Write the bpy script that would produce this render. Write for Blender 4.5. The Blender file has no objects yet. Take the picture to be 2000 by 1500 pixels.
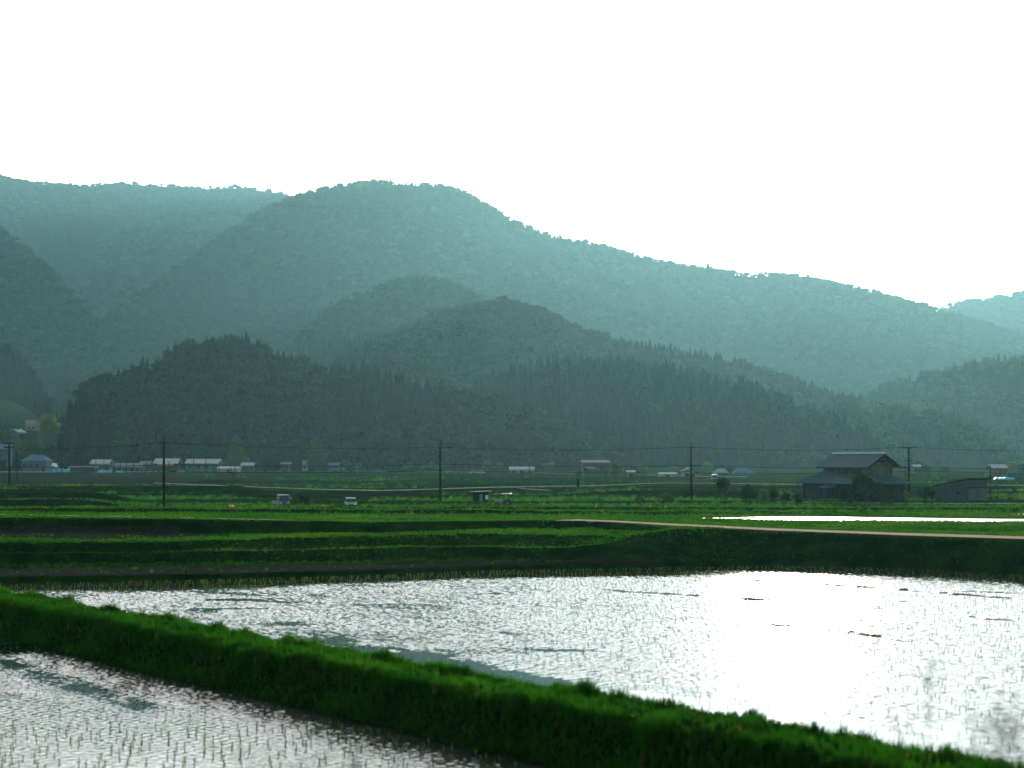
HAZE_D, HAZE_C, HAZE_G = .375e-4, (.41, .885, 1.0), .56
SKY_STR, SKY_SAT, SUN_STR, EXPO, FSTOP = .10, .7, 4.2, 1.05, .65
SKY_CAP, VEIL, VEIL0 = 4.6, 14., (1., .985, .97)
import bpy, math, random
import numpy as np
from mathutils import Vector, Matrix

# ------------------------------------------------------------------ basics
F, H = 2800.0, 6.0            # focal length in photo pixels (2000 wide), eye height above the far paddy
HZ = 900.0                    # photo row of the horizon
SUN_AZ, SUN_EL = 11.0, 12.5
rng = np.random.default_rng(7)
random.seed(7)
scene = bpy.context.scene
COL = scene.collection

def P(px, py, Y):             # a point seen at photo pixel px,py lying Y metres away
    return ((px-1000)/F*Y, Y, H-(py-HZ)/F*Y)

def link(o, parent=None):
    COL.objects.link(o)
    if parent is not None: o.parent = parent
    return o

def mesh_np(name, co, faces, mat=None, smooth=True, mats=None, fmat=None):
    """co (N,3), faces (M,k) int array with k = 3 or 4"""
    me = bpy.data.meshes.new(name)
    co = np.asarray(co, np.float32); faces = np.asarray(faces, np.int32)
    n, k = faces.shape
    me.vertices.add(len(co)); me.vertices.foreach_set('co', co.ravel())
    me.loops.add(n*k); me.loops.foreach_set('vertex_index', faces.ravel())
    me.polygons.add(n)
    me.polygons.foreach_set('loop_start', np.arange(0, n*k, k, dtype=np.int32))
    me.polygons.foreach_set('loop_total', np.full(n, k, np.int32))
    if smooth: me.polygons.foreach_set('use_smooth', np.ones(n, bool))
    if fmat is not None: me.polygons.foreach_set('material_index', np.asarray(fmat, np.int32))
    for m in (mats or ([mat] if mat else [])): me.materials.append(m)
    me.update(calc_edges=True); me.validate()
    return me

def grid_faces(nr, nc, keep=None):
    i = np.arange(nr-1)[:, None]*nc + np.arange(nc-1)[None, :]
    q = np.stack([i, i+1, i+nc+1, i+nc], -1).reshape(-1, 4)
    if keep is not None: q = q[keep.reshape(-1)]
    return q

def tag(o, label=None, cat=None, group=None, kind=None):
    if label: o['label'] = label
    if cat: o['category'] = cat
    if group: o['group'] = group
    if kind: o['kind'] = kind
    return o

class MB:                     # collects plain shapes into one mesh
    def __init__(s): s.v = []; s.f = []
    def add(s, vs, fs):
        b = len(s.v); s.v += [tuple(v) for v in vs]; s.f += [tuple(b+i for i in f) for f in fs]; return s
    def box(s, x0, x1, y0, y1, z0, z1):
        return s.add([(x0,y0,z0),(x1,y0,z0),(x1,y1,z0),(x0,y1,z0),(x0,y0,z1),(x1,y0,z1),(x1,y1,z1),(x0,y1,z1)],
                     [(0,3,2,1),(4,5,6,7),(0,1,5,4),(1,2,6,5),(2,3,7,6),(3,0,4,7)])
    def prism(s, poly, axis, a, b):   # poly of (u,v); axis 'y': u=x v=z ; 'x': u=y v=z ; 'z': u=x v=y
        n = len(poly)
        f = {'y': lambda u,v,w: (u,w,v), 'x': lambda u,v,w: (w,u,v), 'z': lambda u,v,w: (u,v,w)}[axis]
        vs = [f(u,v,a) for u,v in poly]+[f(u,v,b) for u,v in poly]
        fs = [tuple(range(n)), tuple(range(2*n-1, n-1, -1))]+[(i, i+n, (i+1)%n+n, (i+1)%n) for i in range(n)]
        return s.add(vs, fs)
    def tube(s, pts, r, n=8, cap=True):
        pts = [Vector(p) for p in pts]
        rs = r if isinstance(r, (list, tuple)) else [r]*len(pts)
        vs = []; 
        for i, p in enumerate(pts):
            d = (pts[min(i+1, len(pts)-1)]-pts[max(i-1, 0)]).normalized()
            a = d.cross(Vector((0,0,1)) if abs(d.z) < .9 else Vector((0,1,0))).normalized(); b = d.cross(a)
            for k in range(n):
                t = 2*math.pi*k/n
                vs.append(p+a*(rs[i]*math.cos(t))+b*(rs[i]*math.sin(t)))
        fs = [(i*n+k, i*n+(k+1)%n, (i+1)*n+(k+1)%n, (i+1)*n+k) for i in range(len(pts)-1) for k in range(n)]
        if cap: fs += [tuple(range(n-1, -1, -1)), tuple((len(pts)-1)*n+k for k in range(n))]
        return s.add(vs, fs)
    def mesh(s, name, mat, smooth=False):
        me = bpy.data.meshes.new(name); me.from_pydata([tuple(v) for v in s.v], [], s.f)
        me.materials.append(mat); me.update()
        import bmesh
        bm = bmesh.new(); bm.from_mesh(me); bmesh.ops.recalc_face_normals(bm, faces=bm.faces); bm.to_mesh(me); bm.free()
        if smooth: me.polygons.foreach_set('use_smooth', [True]*len(me.polygons))
        return me
    def build(s, name, mat, parent=None, smooth=False, bevel=0):
        o = bpy.data.objects.new(name, s.mesh(name, mat, smooth))
        if bevel:
            m = o.modifiers.new('bevel', 'BEVEL'); m.width = bevel; m.segments = 2; m.limit_method = 'ANGLE'
        return link(o, parent)

def empty(name, loc, rz=0):
    o = bpy.data.objects.new(name, None); o.empty_display_size = .2
    o.location = loc; o.rotation_euler = (0, 0, rz); return link(o)

def copy_tree(o, parent=None):
    c = o.copy(); link(c, parent)
    for ch in list(o.children): copy_tree(ch, c)
    return c

def vnoise(x, y, seed=0):     # smooth lattice noise 0..1
    x = np.asarray(x, float); y = np.asarray(y, float)
    xi = np.floor(x).astype(np.int64); yi = np.floor(y).astype(np.int64)
    xf = x-xi; yf = y-yi
    u = xf*xf*(3-2*xf); v = yf*yf*(3-2*yf)
    def h(a, b):
        n = (a*374761393 + b*668265263 + seed*974634777) & 0xffffffff
        n = ((n ^ (n >> 13))*1274126177) & 0xffffffff
        n = (n ^ (n >> 16)) & 0xffff
        return n/65535.0
    return (h(xi,yi)*(1-u)+h(xi+1,yi)*u)*(1-v)+(h(xi,yi+1)*(1-u)+h(xi+1,yi+1)*u)*v

def fbm(x, y, seed=0, o=4):
    s = 0; a = .5; t = 0
    for k in range(o):
        s = s+a*vnoise(x*2**k, y*2**k, seed+k*17); t += a; a *= .5
    return s/t

# ------------------------------------------------------------------ materials
def nt(m):
    m.use_nodes = True; t = m.node_tree
    for n in list(t.nodes): t.nodes.remove(n)
    return t
def N(t, typ, **kw):
    n = t.nodes.new(typ)
    for k, v in kw.items():
        if k.startswith('_'): setattr(n, k[1:], v)
        else: n.inputs[k.replace('__', ' ')].default_value = v
    return n
def L(t, a, ao, b, bi): t.links.new(a.outputs[ao], b.inputs[bi])

def ramp(t, stops):
    r = t.nodes.new('ShaderNodeValToRGB')
    e = r.color_ramp.elements
    while len(e) > 1: e.remove(e[-1])
    for i, (p, c) in enumerate(stops):
        x = e[0] if i == 0 else e.new(p)
        x.position = p; x.color = (*c, 1)
    return r

def mat_plain(name, c, rough=.7, metal=0., var=.25, scale=3., spec=.4, bump=0.):
    m = bpy.data.materials.new(name); t = nt(m)
    out = N(t, 'ShaderNodeOutputMaterial'); b = N(t, 'ShaderNodeBsdfPrincipled', Roughness=rough, Metallic=metal)
    b.inputs['Specular IOR Level'].default_value = spec
    tc = N(t, 'ShaderNodeTexCoord'); no = N(t, 'ShaderNodeTexNoise', Scale=scale, Detail=5.)
    L(t, tc, 'Object', no, 'Vector')
    lo = tuple(max(0, x*(1-var)) for x in c); hi = tuple(min(1, x*(1+var)) for x in c)
    r = ramp(t, [(.3, lo), (.7, hi)]); L(t, no, 'Fac', r, 'Fac'); L(t, r, 'Color', b, 'Base Color')
    if bump:
        bn = N(t, 'ShaderNodeBump', Strength=.6, Distance=bump); L(t, no, 'Fac', bn, 'Height'); L(t, bn, 'Normal', b, 'Normal')
    L(t, b, 'BSDF', out, 'Surface'); return m

def mat_leaf(name, stops, trans=.45, tcol=None, rough=.55, nscale=.0, spec=.0):
    """foliage: colour varies from plant to plant, light shines through the leaves"""
    m = bpy.data.materials.new(name); t = nt(m)
    out = N(t, 'ShaderNodeOutputMaterial'); b = N(t, 'ShaderNodeBsdfPrincipled', Roughness=rough)
    b.inputs['Specular IOR Level'].default_value = spec
    oi = N(t, 'ShaderNodeObjectInfo'); r = ramp(t, stops)
    if nscale:
        ge = N(t, 'ShaderNodeNewGeometry'); no = N(t, 'ShaderNodeTexNoise', Scale=nscale, Detail=3.)
        L(t, ge, 'Position', no, 'Vector')
        mx = N(t, 'ShaderNodeMath', _operation='MULTIPLY_ADD'); mx.inputs[1].default_value = .5; 
        L(t, oi, 'Random', mx, 0)
        m2 = N(t, 'ShaderNodeMath', _operation='MULTIPLY_ADD'); m2.inputs[1].default_value = 1.5; m2.inputs[2].default_value = -.5
        L(t, no, 'Fac', m2, 0); L(t, m2, 'Value', mx, 2)
        L(t, mx, 'Value', r, 'Fac')
    else:
        L(t, oi, 'Random', r, 'Fac')
    L(t, r, 'Color', b, 'Base Color')
    tr = N(t, 'ShaderNodeBsdfTranslucent')
    hs = N(t, 'ShaderNodeMix', _data_type='RGBA', _blend_type='MULTIPLY')
    hs.inputs['Factor'].default_value = 1.
    L(t, r, 'Color', hs, 'A'); hs.inputs['B'].default_value = (*(tcol or (1.6, 1.5, .6)), 1)
    t.links.new(hs.outputs['Result'], tr.inputs['Color'])
    mix = N(t, 'ShaderNodeMixShader', Fac=trans)
    L(t, b, 'BSDF', mix, 1); L(t, tr, 'BSDF', mix, 2); L(t, mix, 'Shader', out, 'Surface')
    return m

def mat_ground(name, stops, scale, stretch=(1, 1, 1), rough=.9, bump=.05, scale2=1.0, bs=6.):
    m = bpy.data.materials.new(name); t = nt(m)
    out = N(t, 'ShaderNodeOutputMaterial'); b = N(t, 'ShaderNodeBsdfPrincipled', Roughness=rough)
    b.inputs['Specular IOR Level'].default_value = 0
    tc = N(t, 'ShaderNodeTexCoord'); mp = N(t, 'ShaderNodeMapping', Scale=stretch)
    L(t, tc, 'Object', mp, 'Vector')
    n1 = N(t, 'ShaderNodeTexNoise', Scale=scale, Detail=6., Roughness=.65); L(t, mp, 'Vector', n1, 'Vector')
    n2 = N(t, 'ShaderNodeTexNoise', Scale=scale2, Detail=5.); L(t, tc, 'Object', n2, 'Vector')
    a = N(t, 'ShaderNodeMath', _operation='MULTIPLY_ADD'); a.inputs[1].default_value = .4
    L(t, n2, 'Fac', a, 0)
    a2 = N(t, 'ShaderNodeMath', _operation='MULTIPLY'); a2.inputs[1].default_value = .6
    L(t, n1, 'Fac', a2, 0); L(t, a2, 'Value', a, 2)
    r = ramp(t, stops); L(t, a, 'Value', r, 'Fac'); L(t, r, 'Color', b, 'Base Color')
    n3 = N(t, 'ShaderNodeTexNoise', Scale=bs, Detail=4.); L(t, tc, 'Object', n3, 'Vector')
    bn = N(t, 'ShaderNodeBump', Strength=.8, Distance=bump); L(t, n3, 'Fac', bn, 'Height'); L(t, bn, 'Normal', b, 'Normal')
    L(t, b, 'BSDF', out, 'Surface'); return m

GRASS = [(0.0, (.006, .036, .005)), (.45, (.012, .062, .007)), (1., (.034, .095, .010))]
M = {}
M['field'] = mat_ground('field_grass', [(.30, (.002, .010, .0045)), (.47, (.004, .019, .005)), (.56, (.008, .032, .006)), (.70, (.024, .042, .012))], .35, (.10, 1.0, 1), bump=.12, scale2=.9, bs=2.2)
M['bank'] = mat_ground('bank_turf', [(.3, (.003, .012, .004)), (.55, (.006, .025, .006)), (.75, (.012, .035, .007))], 1.2, bump=.08, bs=5.)
M['soil'] = mat_ground('ploughed_soil', [(.3, (.006, .010, .008)), (.5, (.015, .019, .014)), (.7, (.030, .036, .027))], 3.5, (.3, 1, 1), bump=.14, scale2=2.5, bs=4.)
M['mud'] = mat_ground('wet_mud', [(.3, (.012, .011, .008)), (.7, (.03, .027, .02))], 2., bump=.05, rough=.25)
[n for n in M['mud'].node_tree.nodes if n.type == 'BSDF_PRINCIPLED'][0].inputs['Specular IOR Level'].default_value = .5
M['road'] = mat_ground('pale_track', [(.3, (.28, .215, .17)), (.7, (.42, .33, .265))], .8, bump=.01, scale2=4., rough=.85)
M['tarmac'] = mat_ground('grey_road', [(.3, (.20, .20, .19)), (.7, (.30, .30, .28))], .5, bump=.01)
M['forest_floor'] = mat_ground('forest_floor', [(.3, (.003, .012, .007)), (.6, (.006, .020, .010)), (.8, (.012, .028, .012))], .02, bump=.5, scale2=.06, bs=.1)
M['meadow'] = mat_ground('meadow', [(.3, (.012, .032, .012)), (.7, (.026, .05, .018))], .03, bump=.3, scale2=.1, bs=.2)
M['grass'] = mat_leaf('grass_blades', GRASS, .5, (1.5, 1.9, .7), nscale=.35)
M['grass_far'] = mat_leaf('field_tufts', [(0, (.003, .022, .006)), (.5, (.009, .042, .008)), (.85, (.018, .055, .011)), (1., (.042, .066, .016))], .6, (2.9, 2.8, .85), nscale=.12)
M['rice'] = mat_leaf('rice_leaves', [(0, (.07, .15, .03)), (1, (.12, .20, .04))], .4)
M['conifer'] = mat_leaf('conifer_needles', [(0, (.002, .011, .007)), (.6, (.004, .017, .009)), (1., (.008, .025, .011))], .12)
M['broadleaf'] = mat_leaf('broadleaf_leaves', [(0, (.012, .034, .014)), (.5, (.020, .047, .016)), (.85, (.034, .068, .022)), (1., (.05, .075, .027))], .24, nscale=.012)
M['bark'] = mat_plain('bark', (.055, .042, .03), .9)

# ------------------------------------------------------------------ the ground sheet
C = np.array([0, 350, 700, 950, 1150, 1300, 1500, 1750, 2000.])
def row(py, z): return (H-z)*F/(np.array(py, float)-HZ)
z = np.zeros_like
def cz(*a): return np.array(a, float)
Y1 = row([1140,1135,1126,1116,1112,1110,1107,1111,1126], 0)
R = [(np.full(9, 9.5), np.full(9, -1.25)), (Y1-2.2, np.full(9, -.45)), (Y1-.05, np.full(9, -.22)), (Y1+.35, np.full(9, .28))]
def right(base, tt):          # on the right the bank climbs straight from the water to the road
    Yr, zr = tt
    a = np.array(base, float); a[5:] = Yr; return a
ZROAD = np.array([2.2,2.2,2.1,2.05,1.95,1.9,1.8,1.7,1.7])
Yroad = (H-ZROAD)*F/(np.array([1006,1012.5,1020.5,1019.5,1019.5,1027,1037,1046.5,1054.5])-HZ)
def mix_r(k): return (Y1[5:]+.4)*(1-k)+(Yroad[5:]-.6)*k
def mix_z(k): return .33*(1-k)+(ZROAD[5:]+.04)*k
rows_left = [  # (z at the five left columns, py at them, k along the slope for the four right ones)
    ([.30]*5, [1111,1108,1102,1096,1098], .06),
    ([.42]*5, [1101,1099,1094,1089,1092], .15),
    ([.92,.95,1.02,1.05,.95], [1084,1081,1071,1067,1080], .33),
    (None, None, .40),
    ([1.38,1.42,1.5,1.55,1.5], [1064,1060,1048,1043,1046], .70),
    ([1.38,1.42,1.5,1.55,1.5], [1057,1055,1043.5,1037,1034], .76),
    ([1.34,1.36,1.42,1.5,1.48], [1038,1042,1043,1036,1033], .80),
    ([2.25,2.24,2.12,2.07,1.97], [1011,1014.5,1022,1020.8,1020.6], .94)]
for zs, pys, k in rows_left:
    if zs is None: yl = R[-1][0][:5]+1.3; zl = R[-1][1][:5]-.10
    else:
        zl = np.array(zs, float); yl = (H-zl)*F/(np.array(pys, float)-HZ)
        yl = np.maximum(yl, R[-1][0][:5]+.5)
    R.append((np.r_[yl, mix_r(k)], np.r_[zl, np.full(4, mix_z(k))]))
Yroad = np.maximum(Yroad, R[-1][0]+.3)
RW = np.array([.8,.8,.8,1.2,2.6,3.0,3.0,3.0,3.0])
R.append((Yroad, ZROAD)); R.append((Yroad+RW, ZROAD))
R.append((Yroad+RW+1.2, ZROAD-.12)); R.append((Yroad+RW+5, ZROAD-.3))
def const(Y, zz): R.append((np.full(9, float(Y)), np.full(9, float(zz))))
R.append((np.full(9, 130.), np.array([1.42,1.36,1.26,1.2,1.1,1.04,1.02,1.02,1.02]))); const(150, .68); const(182, -.12); const(230, -.15); const(300, 0); const(450, .3); const(600, .6); const(800, 1.0); const(1000, 2.0); const(1500, 3); const(6400, 4)
RY = np.array([r[0] for r in R]); RZ = np.array([r[1] for r in R])
PXS = np.r_[np.arange(-1400, -200, 30), np.arange(-200, 2201, 5), np.arange(2230, 3431, 30)].astype(float)
ys = list(np.arange(9.5, 60, 1.0))+list(np.arange(60, 128, .16))
y = 128.
while y < 1000: ys.append(y); y *= 1.0035 if y < 330 else 1.008
while y < 6400: ys.append(y); y *= 1.08
YS = np.array(ys)
GZ = np.zeros((len(PXS), len(YS)))
for i, p in enumerate(PXS):
    yy = np.array([np.interp(p, C, RY[k]) for k in range(len(RY))]); zz = np.array([np.interp(p, C, RZ[k]) for k in range(len(RZ))])
    GZ[i] = np.interp(YS, yy, zz)
GX = (PXS[:, None]-1000)/F*YS[None, :]; GY = np.broadcast_to(YS[None, :], GX.shape)
# soften and roughen the terraces
wob = (fbm(GX*.5, GY*.5, 3)-.5)*.16+(fbm(GX*1.7, GY*1.7, 5, 3)-.5)*.10
fade = np.clip((GY-np.interp(PXS, C, Y1)[:, None]-.2)/1.5, 0, 1)*np.clip((1200-GY)/400, 0, 1)
roadY = np.interp(PXS, C, Yroad)[:, None]; roadW = np.interp(PXS, C, RW)[:, None]
onroad = np.clip(1-np.maximum(roadY-.3-GY, GY-roadY-roadW-.3)/.8, 0, 1)
GZ += wob*fade*(1-onroad)
# a grassy ramp leaning on the right-hand bank
def seg_d(X, Y, a, b):
    ax, ay = a; bx, by = b; dx, dy = bx-ax, by-ay; l2 = dx*dx+dy*dy
    t = np.clip(((X-ax)*dx+(Y-ay)*dy)/l2, 0, 1)
    return np.hypot(X-ax-t*dx, Y-ay-t*dy), t
d, t_ = seg_d(GX, GY, P(1180, 1090, 82.3)[:2], P(1415, 1038, 88.2)[:2])
GZ += np.exp(-(d/1.7)**2)*(.6*np.sin(np.pi*np.clip(t_*.8+.15, 0, 1)))*(1-onroad)
zr_ = np.interp(PXS, C, ZROAD)[:, None]; GZ = np.where((GY < roadY) & (GY > roadY-14), np.minimum(GZ, zr_+.02), GZ)
# low bunds between the fields beyond the road
def wobble(X, k): return (vnoise(X*.03, X*0+k*7.3, k)-.5)*6
bunds = [(131, .05, 1.2, .32), (139, .02, 1.0, .28), (150, -.03, 1.3, .35), (162, .04, 1.2, .45), (171, 0, 1.0, .4), (205, .05, 2, .35), (238, -.06, 2.5, .5),
         (262, .03, 2.5, .6), (290, -.03, 3, .7), (322, .05, 3, .8), (355, .0, 3.5, .8), (395, .04, 4, .8), (440, -.04, 4, .8), (490, .02, 5, .9), (545, 0, 5, .8)]
for k, (y0, sl, w, h) in enumerate(bunds):
    yc = y0+sl*GX+wobble(GX, k)
    dd = GY-yc; w = w*.62 if k == k else w
    hh = h*(.55+.9*vnoise(GX*.02, GX*0, 40+k))*(1-np.clip((-30-GX)/8, 0, 1)*np.clip((GY-182)/4, 0, 1)*np.clip((232-GY)/4, 0, 1))
    GZ += hh*np.exp(-(np.abs(dd)/w)**2)*np.clip((GY-118)/8, 0, 1)
# steep terrace banks on the left
def bank_l(Y0, x1, h, sl):
    yc = Y0+sl*GX+1.5*(fbm(GX*.08, GX*0, int(Y0))-.5)
    side = np.clip((x1-GX)/8, 0, 1); side = side*side*(3-2*side)
    return h*side*np.clip((GY-yc)/1.2+.5, 0, 1)*np.clip((yc+16-GY)/14, 0, 1)*(.85+.3*fbm(GX*.3, GY*.3, 9))
GZ += bank_l(190, P(285,0,195)[0], .95, .0)+bank_l(206, P(290,0,215)[0]+2, 1.55, -.02)
GZ += bank_l(262, P(560,0,262)[0], 1.0, .08)
GZ += .62*np.exp(-((GY-173.5)/1.1)**2)*np.exp(-((GX+19.5)/5.)**2)
rb = np.clip((GX-P(1040,0,230)[0])/10, 0, 1)*np.clip((P(1560,0,250)[0]-GX)/8, 0, 1)
GZ += 1.1*rb*np.exp(-((GY-240-.02*GX)/3.)**2)
# the two flooded strips on the right lie in shallow basins
def inpoly(X, Y, poly):
    c = np.zeros(X.shape, bool); n = len(poly)
    for i in range(n):
        x0, y0 = poly[i]; x1, y1 = poly[(i+1) % n]
        c ^= ((y0 > Y) != (y1 > Y)) & (X < (x1-x0)*(Y-y0)/(y1-y0+1e-9)+x0)
    return c
def fanpoly(l): return [((p-1000)/F*Y, Y) for p, Y in l]
PC = fanpoly([(1335,120.8),(1480,117.5),(1600,115.2),(2000,112.0),(2600,109),(2600,116),(2000,119.2),(1600,123.4),(1480,122.6)])
PD = fanpoly([(1868,133.6),(2000,131.8),(2600,129),(2600,133),(2000,134.8),(1900,134.6)])
ic = inpoly(GX, GY, PC); idd = inpoly(GX, GY, PD)
ZC, ZD = 1.17, 1.02
near = np.clip((GY-106)/3, 0, 1)*np.clip((126-GY)/2, 0, 1)*np.clip((GX-13)/3, 0, 1)
GZ = GZ*(1-near)+(1.21+wob*.35)*near
near = np.clip((GY-128.5)/1, 0, 1)*np.clip((136-GY)/2, 0, 1)*np.clip((GX-38)/3, 0, 1)
GZ = GZ*(1-near)+(1.06+wob*.25)*near
GZ[ic] = 1.02; GZ[idd] = .9
GZ += np.where(onroad > 0, 0, 0)
def gz(X, Y):                 # height of the ground sheet under a point
    X = np.asarray(X, float); Y = np.asarray(Y, float); p = 1000+F*X/Y
    fi = np.clip(np.interp(p, PXS, np.arange(len(PXS))), 0, len(PXS)-1.001); fj = np.clip(np.interp(Y, YS, np.arange(len(YS))), 0, len(YS)-1.001)
    i = fi.astype(int); j = fj.astype(int); a = fi-i; b = fj-j
    return (GZ[i,j]*(1-a)+GZ[i+1,j]*a)*(1-b)+(GZ[i,j+1]*(1-a)+GZ[i+1,j+1]*a)*b
co = np.stack([GX, GY, GZ], -1).reshape(-1, 3)
go = link(bpy.data.objects.new('ground', mesh_np('ground', co, grid_faces(len(PXS), len(YS))[:, ::-1], M['field']))); tag(go, kind='structure')
pl = MB().add([(-6900,-800,-2.2),(6900,-800,-2.2),(6900,7300,-2.2),(-6900,7300,-2.2)], [(0,1,2,3)]).build('terrain', M['field']); tag(pl, kind='structure')

def strip(name, pts_near, pts_far, mat, lift=.03, n=260, m=5, kind='structure', jitter=0., even=0):
    """a sheet draped over the ground between two lines given as (px, Y)"""
    a = np.array(pts_near, float); b = np.array(pts_far, float)
    u = np.linspace(max(a[0,0], b[0,0]), min(a[-1,0], b[-1,0]), n)
    Ya = np.interp(u, a[:,0], a[:,1]); Yb = np.interp(u, b[:,0], b[:,1])
    if jitter:
        Ya = Ya+jitter*(fbm(u*.05, u*0, 3)-.5); Yb = Yb+jitter*(fbm(u*.05, u*0, 4)-.5)
    v = np.linspace(0, 1, m)
    YY = Ya[:,None]*(1-v)+Yb[:,None]*v; XX = (u[:,None]-1000)/F*YY
    ZZ = gz(XX, YY)+lift
    if even:                  # a graded lane does not follow every bump
        kk = np.ones(even)/even; z1 = np.convolve(np.pad(ZZ.mean(1), even//2, 'edge'), kk, 'valid')[:n]
        ZZ = np.repeat(np.convolve(np.pad(z1, even//2, 'edge'), kk, 'valid')[:n, None], m, 1)
    o = link(bpy.data.objects.new(name, mesh_np(name, np.stack([XX,YY,ZZ],-1).reshape(-1,3), grid_faces(n, m)[:, ::-1], mat)))
    return tag(o, kind=kind)
def part_road(name, a, b, w0):
    u = np.linspace(a, b, 60); yy = np.interp(u, C, Yroad); ww = np.interp(u, C, RW)*w0
    strip(name, list(zip(u, yy)), list(zip(u, yy+ww)), M['road'], .035, 500, 4)
strip('road', [(1085, np.interp(1085, C, Yroad)+.5)]+[(p, np.interp(p, C, Yroad)+.25) for p in (1130,1200,1300,1400,1500,1750,2000)]+[(2900,Yroad[-1]-4)], [(1085, np.interp(1085, C, Yroad)+1.0)]+[(p, np.interp(p, C, Yroad+RW)) for p in (1130,1200,1300,1400,1500,1750,2000)]+[(2900,Yroad[-1]-1)], M['road'], .035, 700, 4)
strip('path', [(-800,Yroad[0]+6)]+[(p, np.interp(p, C, Yroad)) for p in (0,200,350,500,575)], [(-800,Yroad[0]+6.8)]+[(p, np.interp(p, C, Yroad+RW)) for p in (0,200,350)]+[(500,np.interp(500,C,Yroad)+.6),(575,np.interp(575,C,Yroad)+.2)], M['road'], .035, 500, 4)
# ploughed fields
strip('field', [(-700,R[3][0][0]+1.0)]+list(zip(C[:6], R[3][0][:6]+.05)), [(-700,R[4][0][0]-.2)]+list(zip(C[:6], R[4][0][:6]+.1)), M['soil'], .03, 420, 14)
strip('field', [(-700,R[9][0][0]+.6)]+list(zip(C[:2], R[9][0][:2]+.5))+[(470,R[9][0][1]+2.6)], [(-700,R[10][0][0]-.2)]+list(zip(C[:2], R[10][0][:2]+.2))+[(470,R[9][0][1]+2.9)], M['soil'], .03, 300, 16)
# dark bare fields and pale lanes of the valley floor
strip('field', [(-500,345),(0,345),(300,352),(520,360),(560,372)], [(-500,500),(0,500),(300,500),(470,470),(560,380)], M['soil'], .25, 200, 24, jitter=6)
strip('field', [(930,480),(1100,470),(1400,455)], [(930,520),(1100,520),(1400,500)], M['soil'], .3, 100, 8, jitter=6)
def lane(pts, w, mat=None, lift=.5):
    return strip('lane', [(p, Y) for p, Y in pts], [(p, Y+w) for p, Y in pts], mat or M['tarmac'], lift, 260, 3, even=41)
lane([(300,332),(400,306),(520,280),(640,260),(740,250),(800,256),(900,272),(1000,284),(1090,290),(1160,296),(1240,318),(1300,332),(1420,322),(1600,312)], 4.5, lift=.75)
lane([(980,296),(1020,280),(1070,268),(1110,262)], 4., lift=.55)
lane([(-200,612),(0,606),(150,610),(290,612),(330,640)], 26, lift=.6)
lane([(560,650),(640,640),(760,636),(900,632),(1000,610),(1080,560),(1200,500),(1320,470),(1500,440)], 9, lift=.6)
lane([(380,655),(480,645),(560,650)], 9, lift=.6)
lane([(1930,300),(2000,296),(2200,290)], 5, lift=.9)
lane([(860,800),(920,790),(1000,760),(1060,740)], 5, lift=2.)
# ------------------------------------------------------------------ near grass bank, water, mud
BD = Vector((31.3, -35.6)).normalized(); BN = Vector((BD.y, -BD.x))     # along the bank / across it, towards the camera
if BN.y > 0: BN = -BN
B0 = Vector((0, 36.7))
def bank_st(X, Y):
    return (X-B0.x)*BD.x+(Y-B0.y)*BD.y, (X-B0.x)*BN.x+(Y-B0.y)*BN.y
s = np.arange(-62, 27, .16)
prof_t = np.array([-1.0,-.45,-.12,.12,.5,1.1,1.75,2.0,2.2,2.45,2.75,3.0,3.3,3.8]); prof_z = np.array([-.42,-.1,.16,.33,.38,.40,.38,.30,.12,-.18,-.45,-.66,-.86,-1.15])
tt = np.interp(np.linspace(0, 1, 46), np.linspace(0, 1, len(prof_t)), prof_t)
S, T = np.meshgrid(s, tt, indexing='ij')
Tw = T+.22*(fbm(S*.35, T*0+1, 21)-.5)+.16*(vnoise(S*1.3, T*.6, 23)-.5)
Zb = np.interp(T, prof_t, prof_z)+(fbm(S*1.1, T*1.6, 25)-.5)*.30*np.clip((T+.4)*2, 0, 1)*np.clip((3.2-T)*1.5, 0, 1)+.10*(vnoise(S*.25, S*0, 29)-.5)*np.clip((T+.4)*2, 0, 1)*np.clip((2.4-T), 0, 1)
Xb = B0.x+S*BD.x+Tw*BN.x; Yb = B0.y+S*BD.y+Tw*BN.y
ok = (Yb > 11).all(1)
S, T, Xb, Yb, Zb = [a[ok] for a in (S, T, Xb, Yb, Zb)]
o = link(bpy.data.objects.new('embankment', mesh_np('embankment', np.stack([Xb,Yb,Zb],-1).reshape(-1,3), grid_faces(*Xb.shape), M['bank']))); tag(o, kind='structure')

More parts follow.
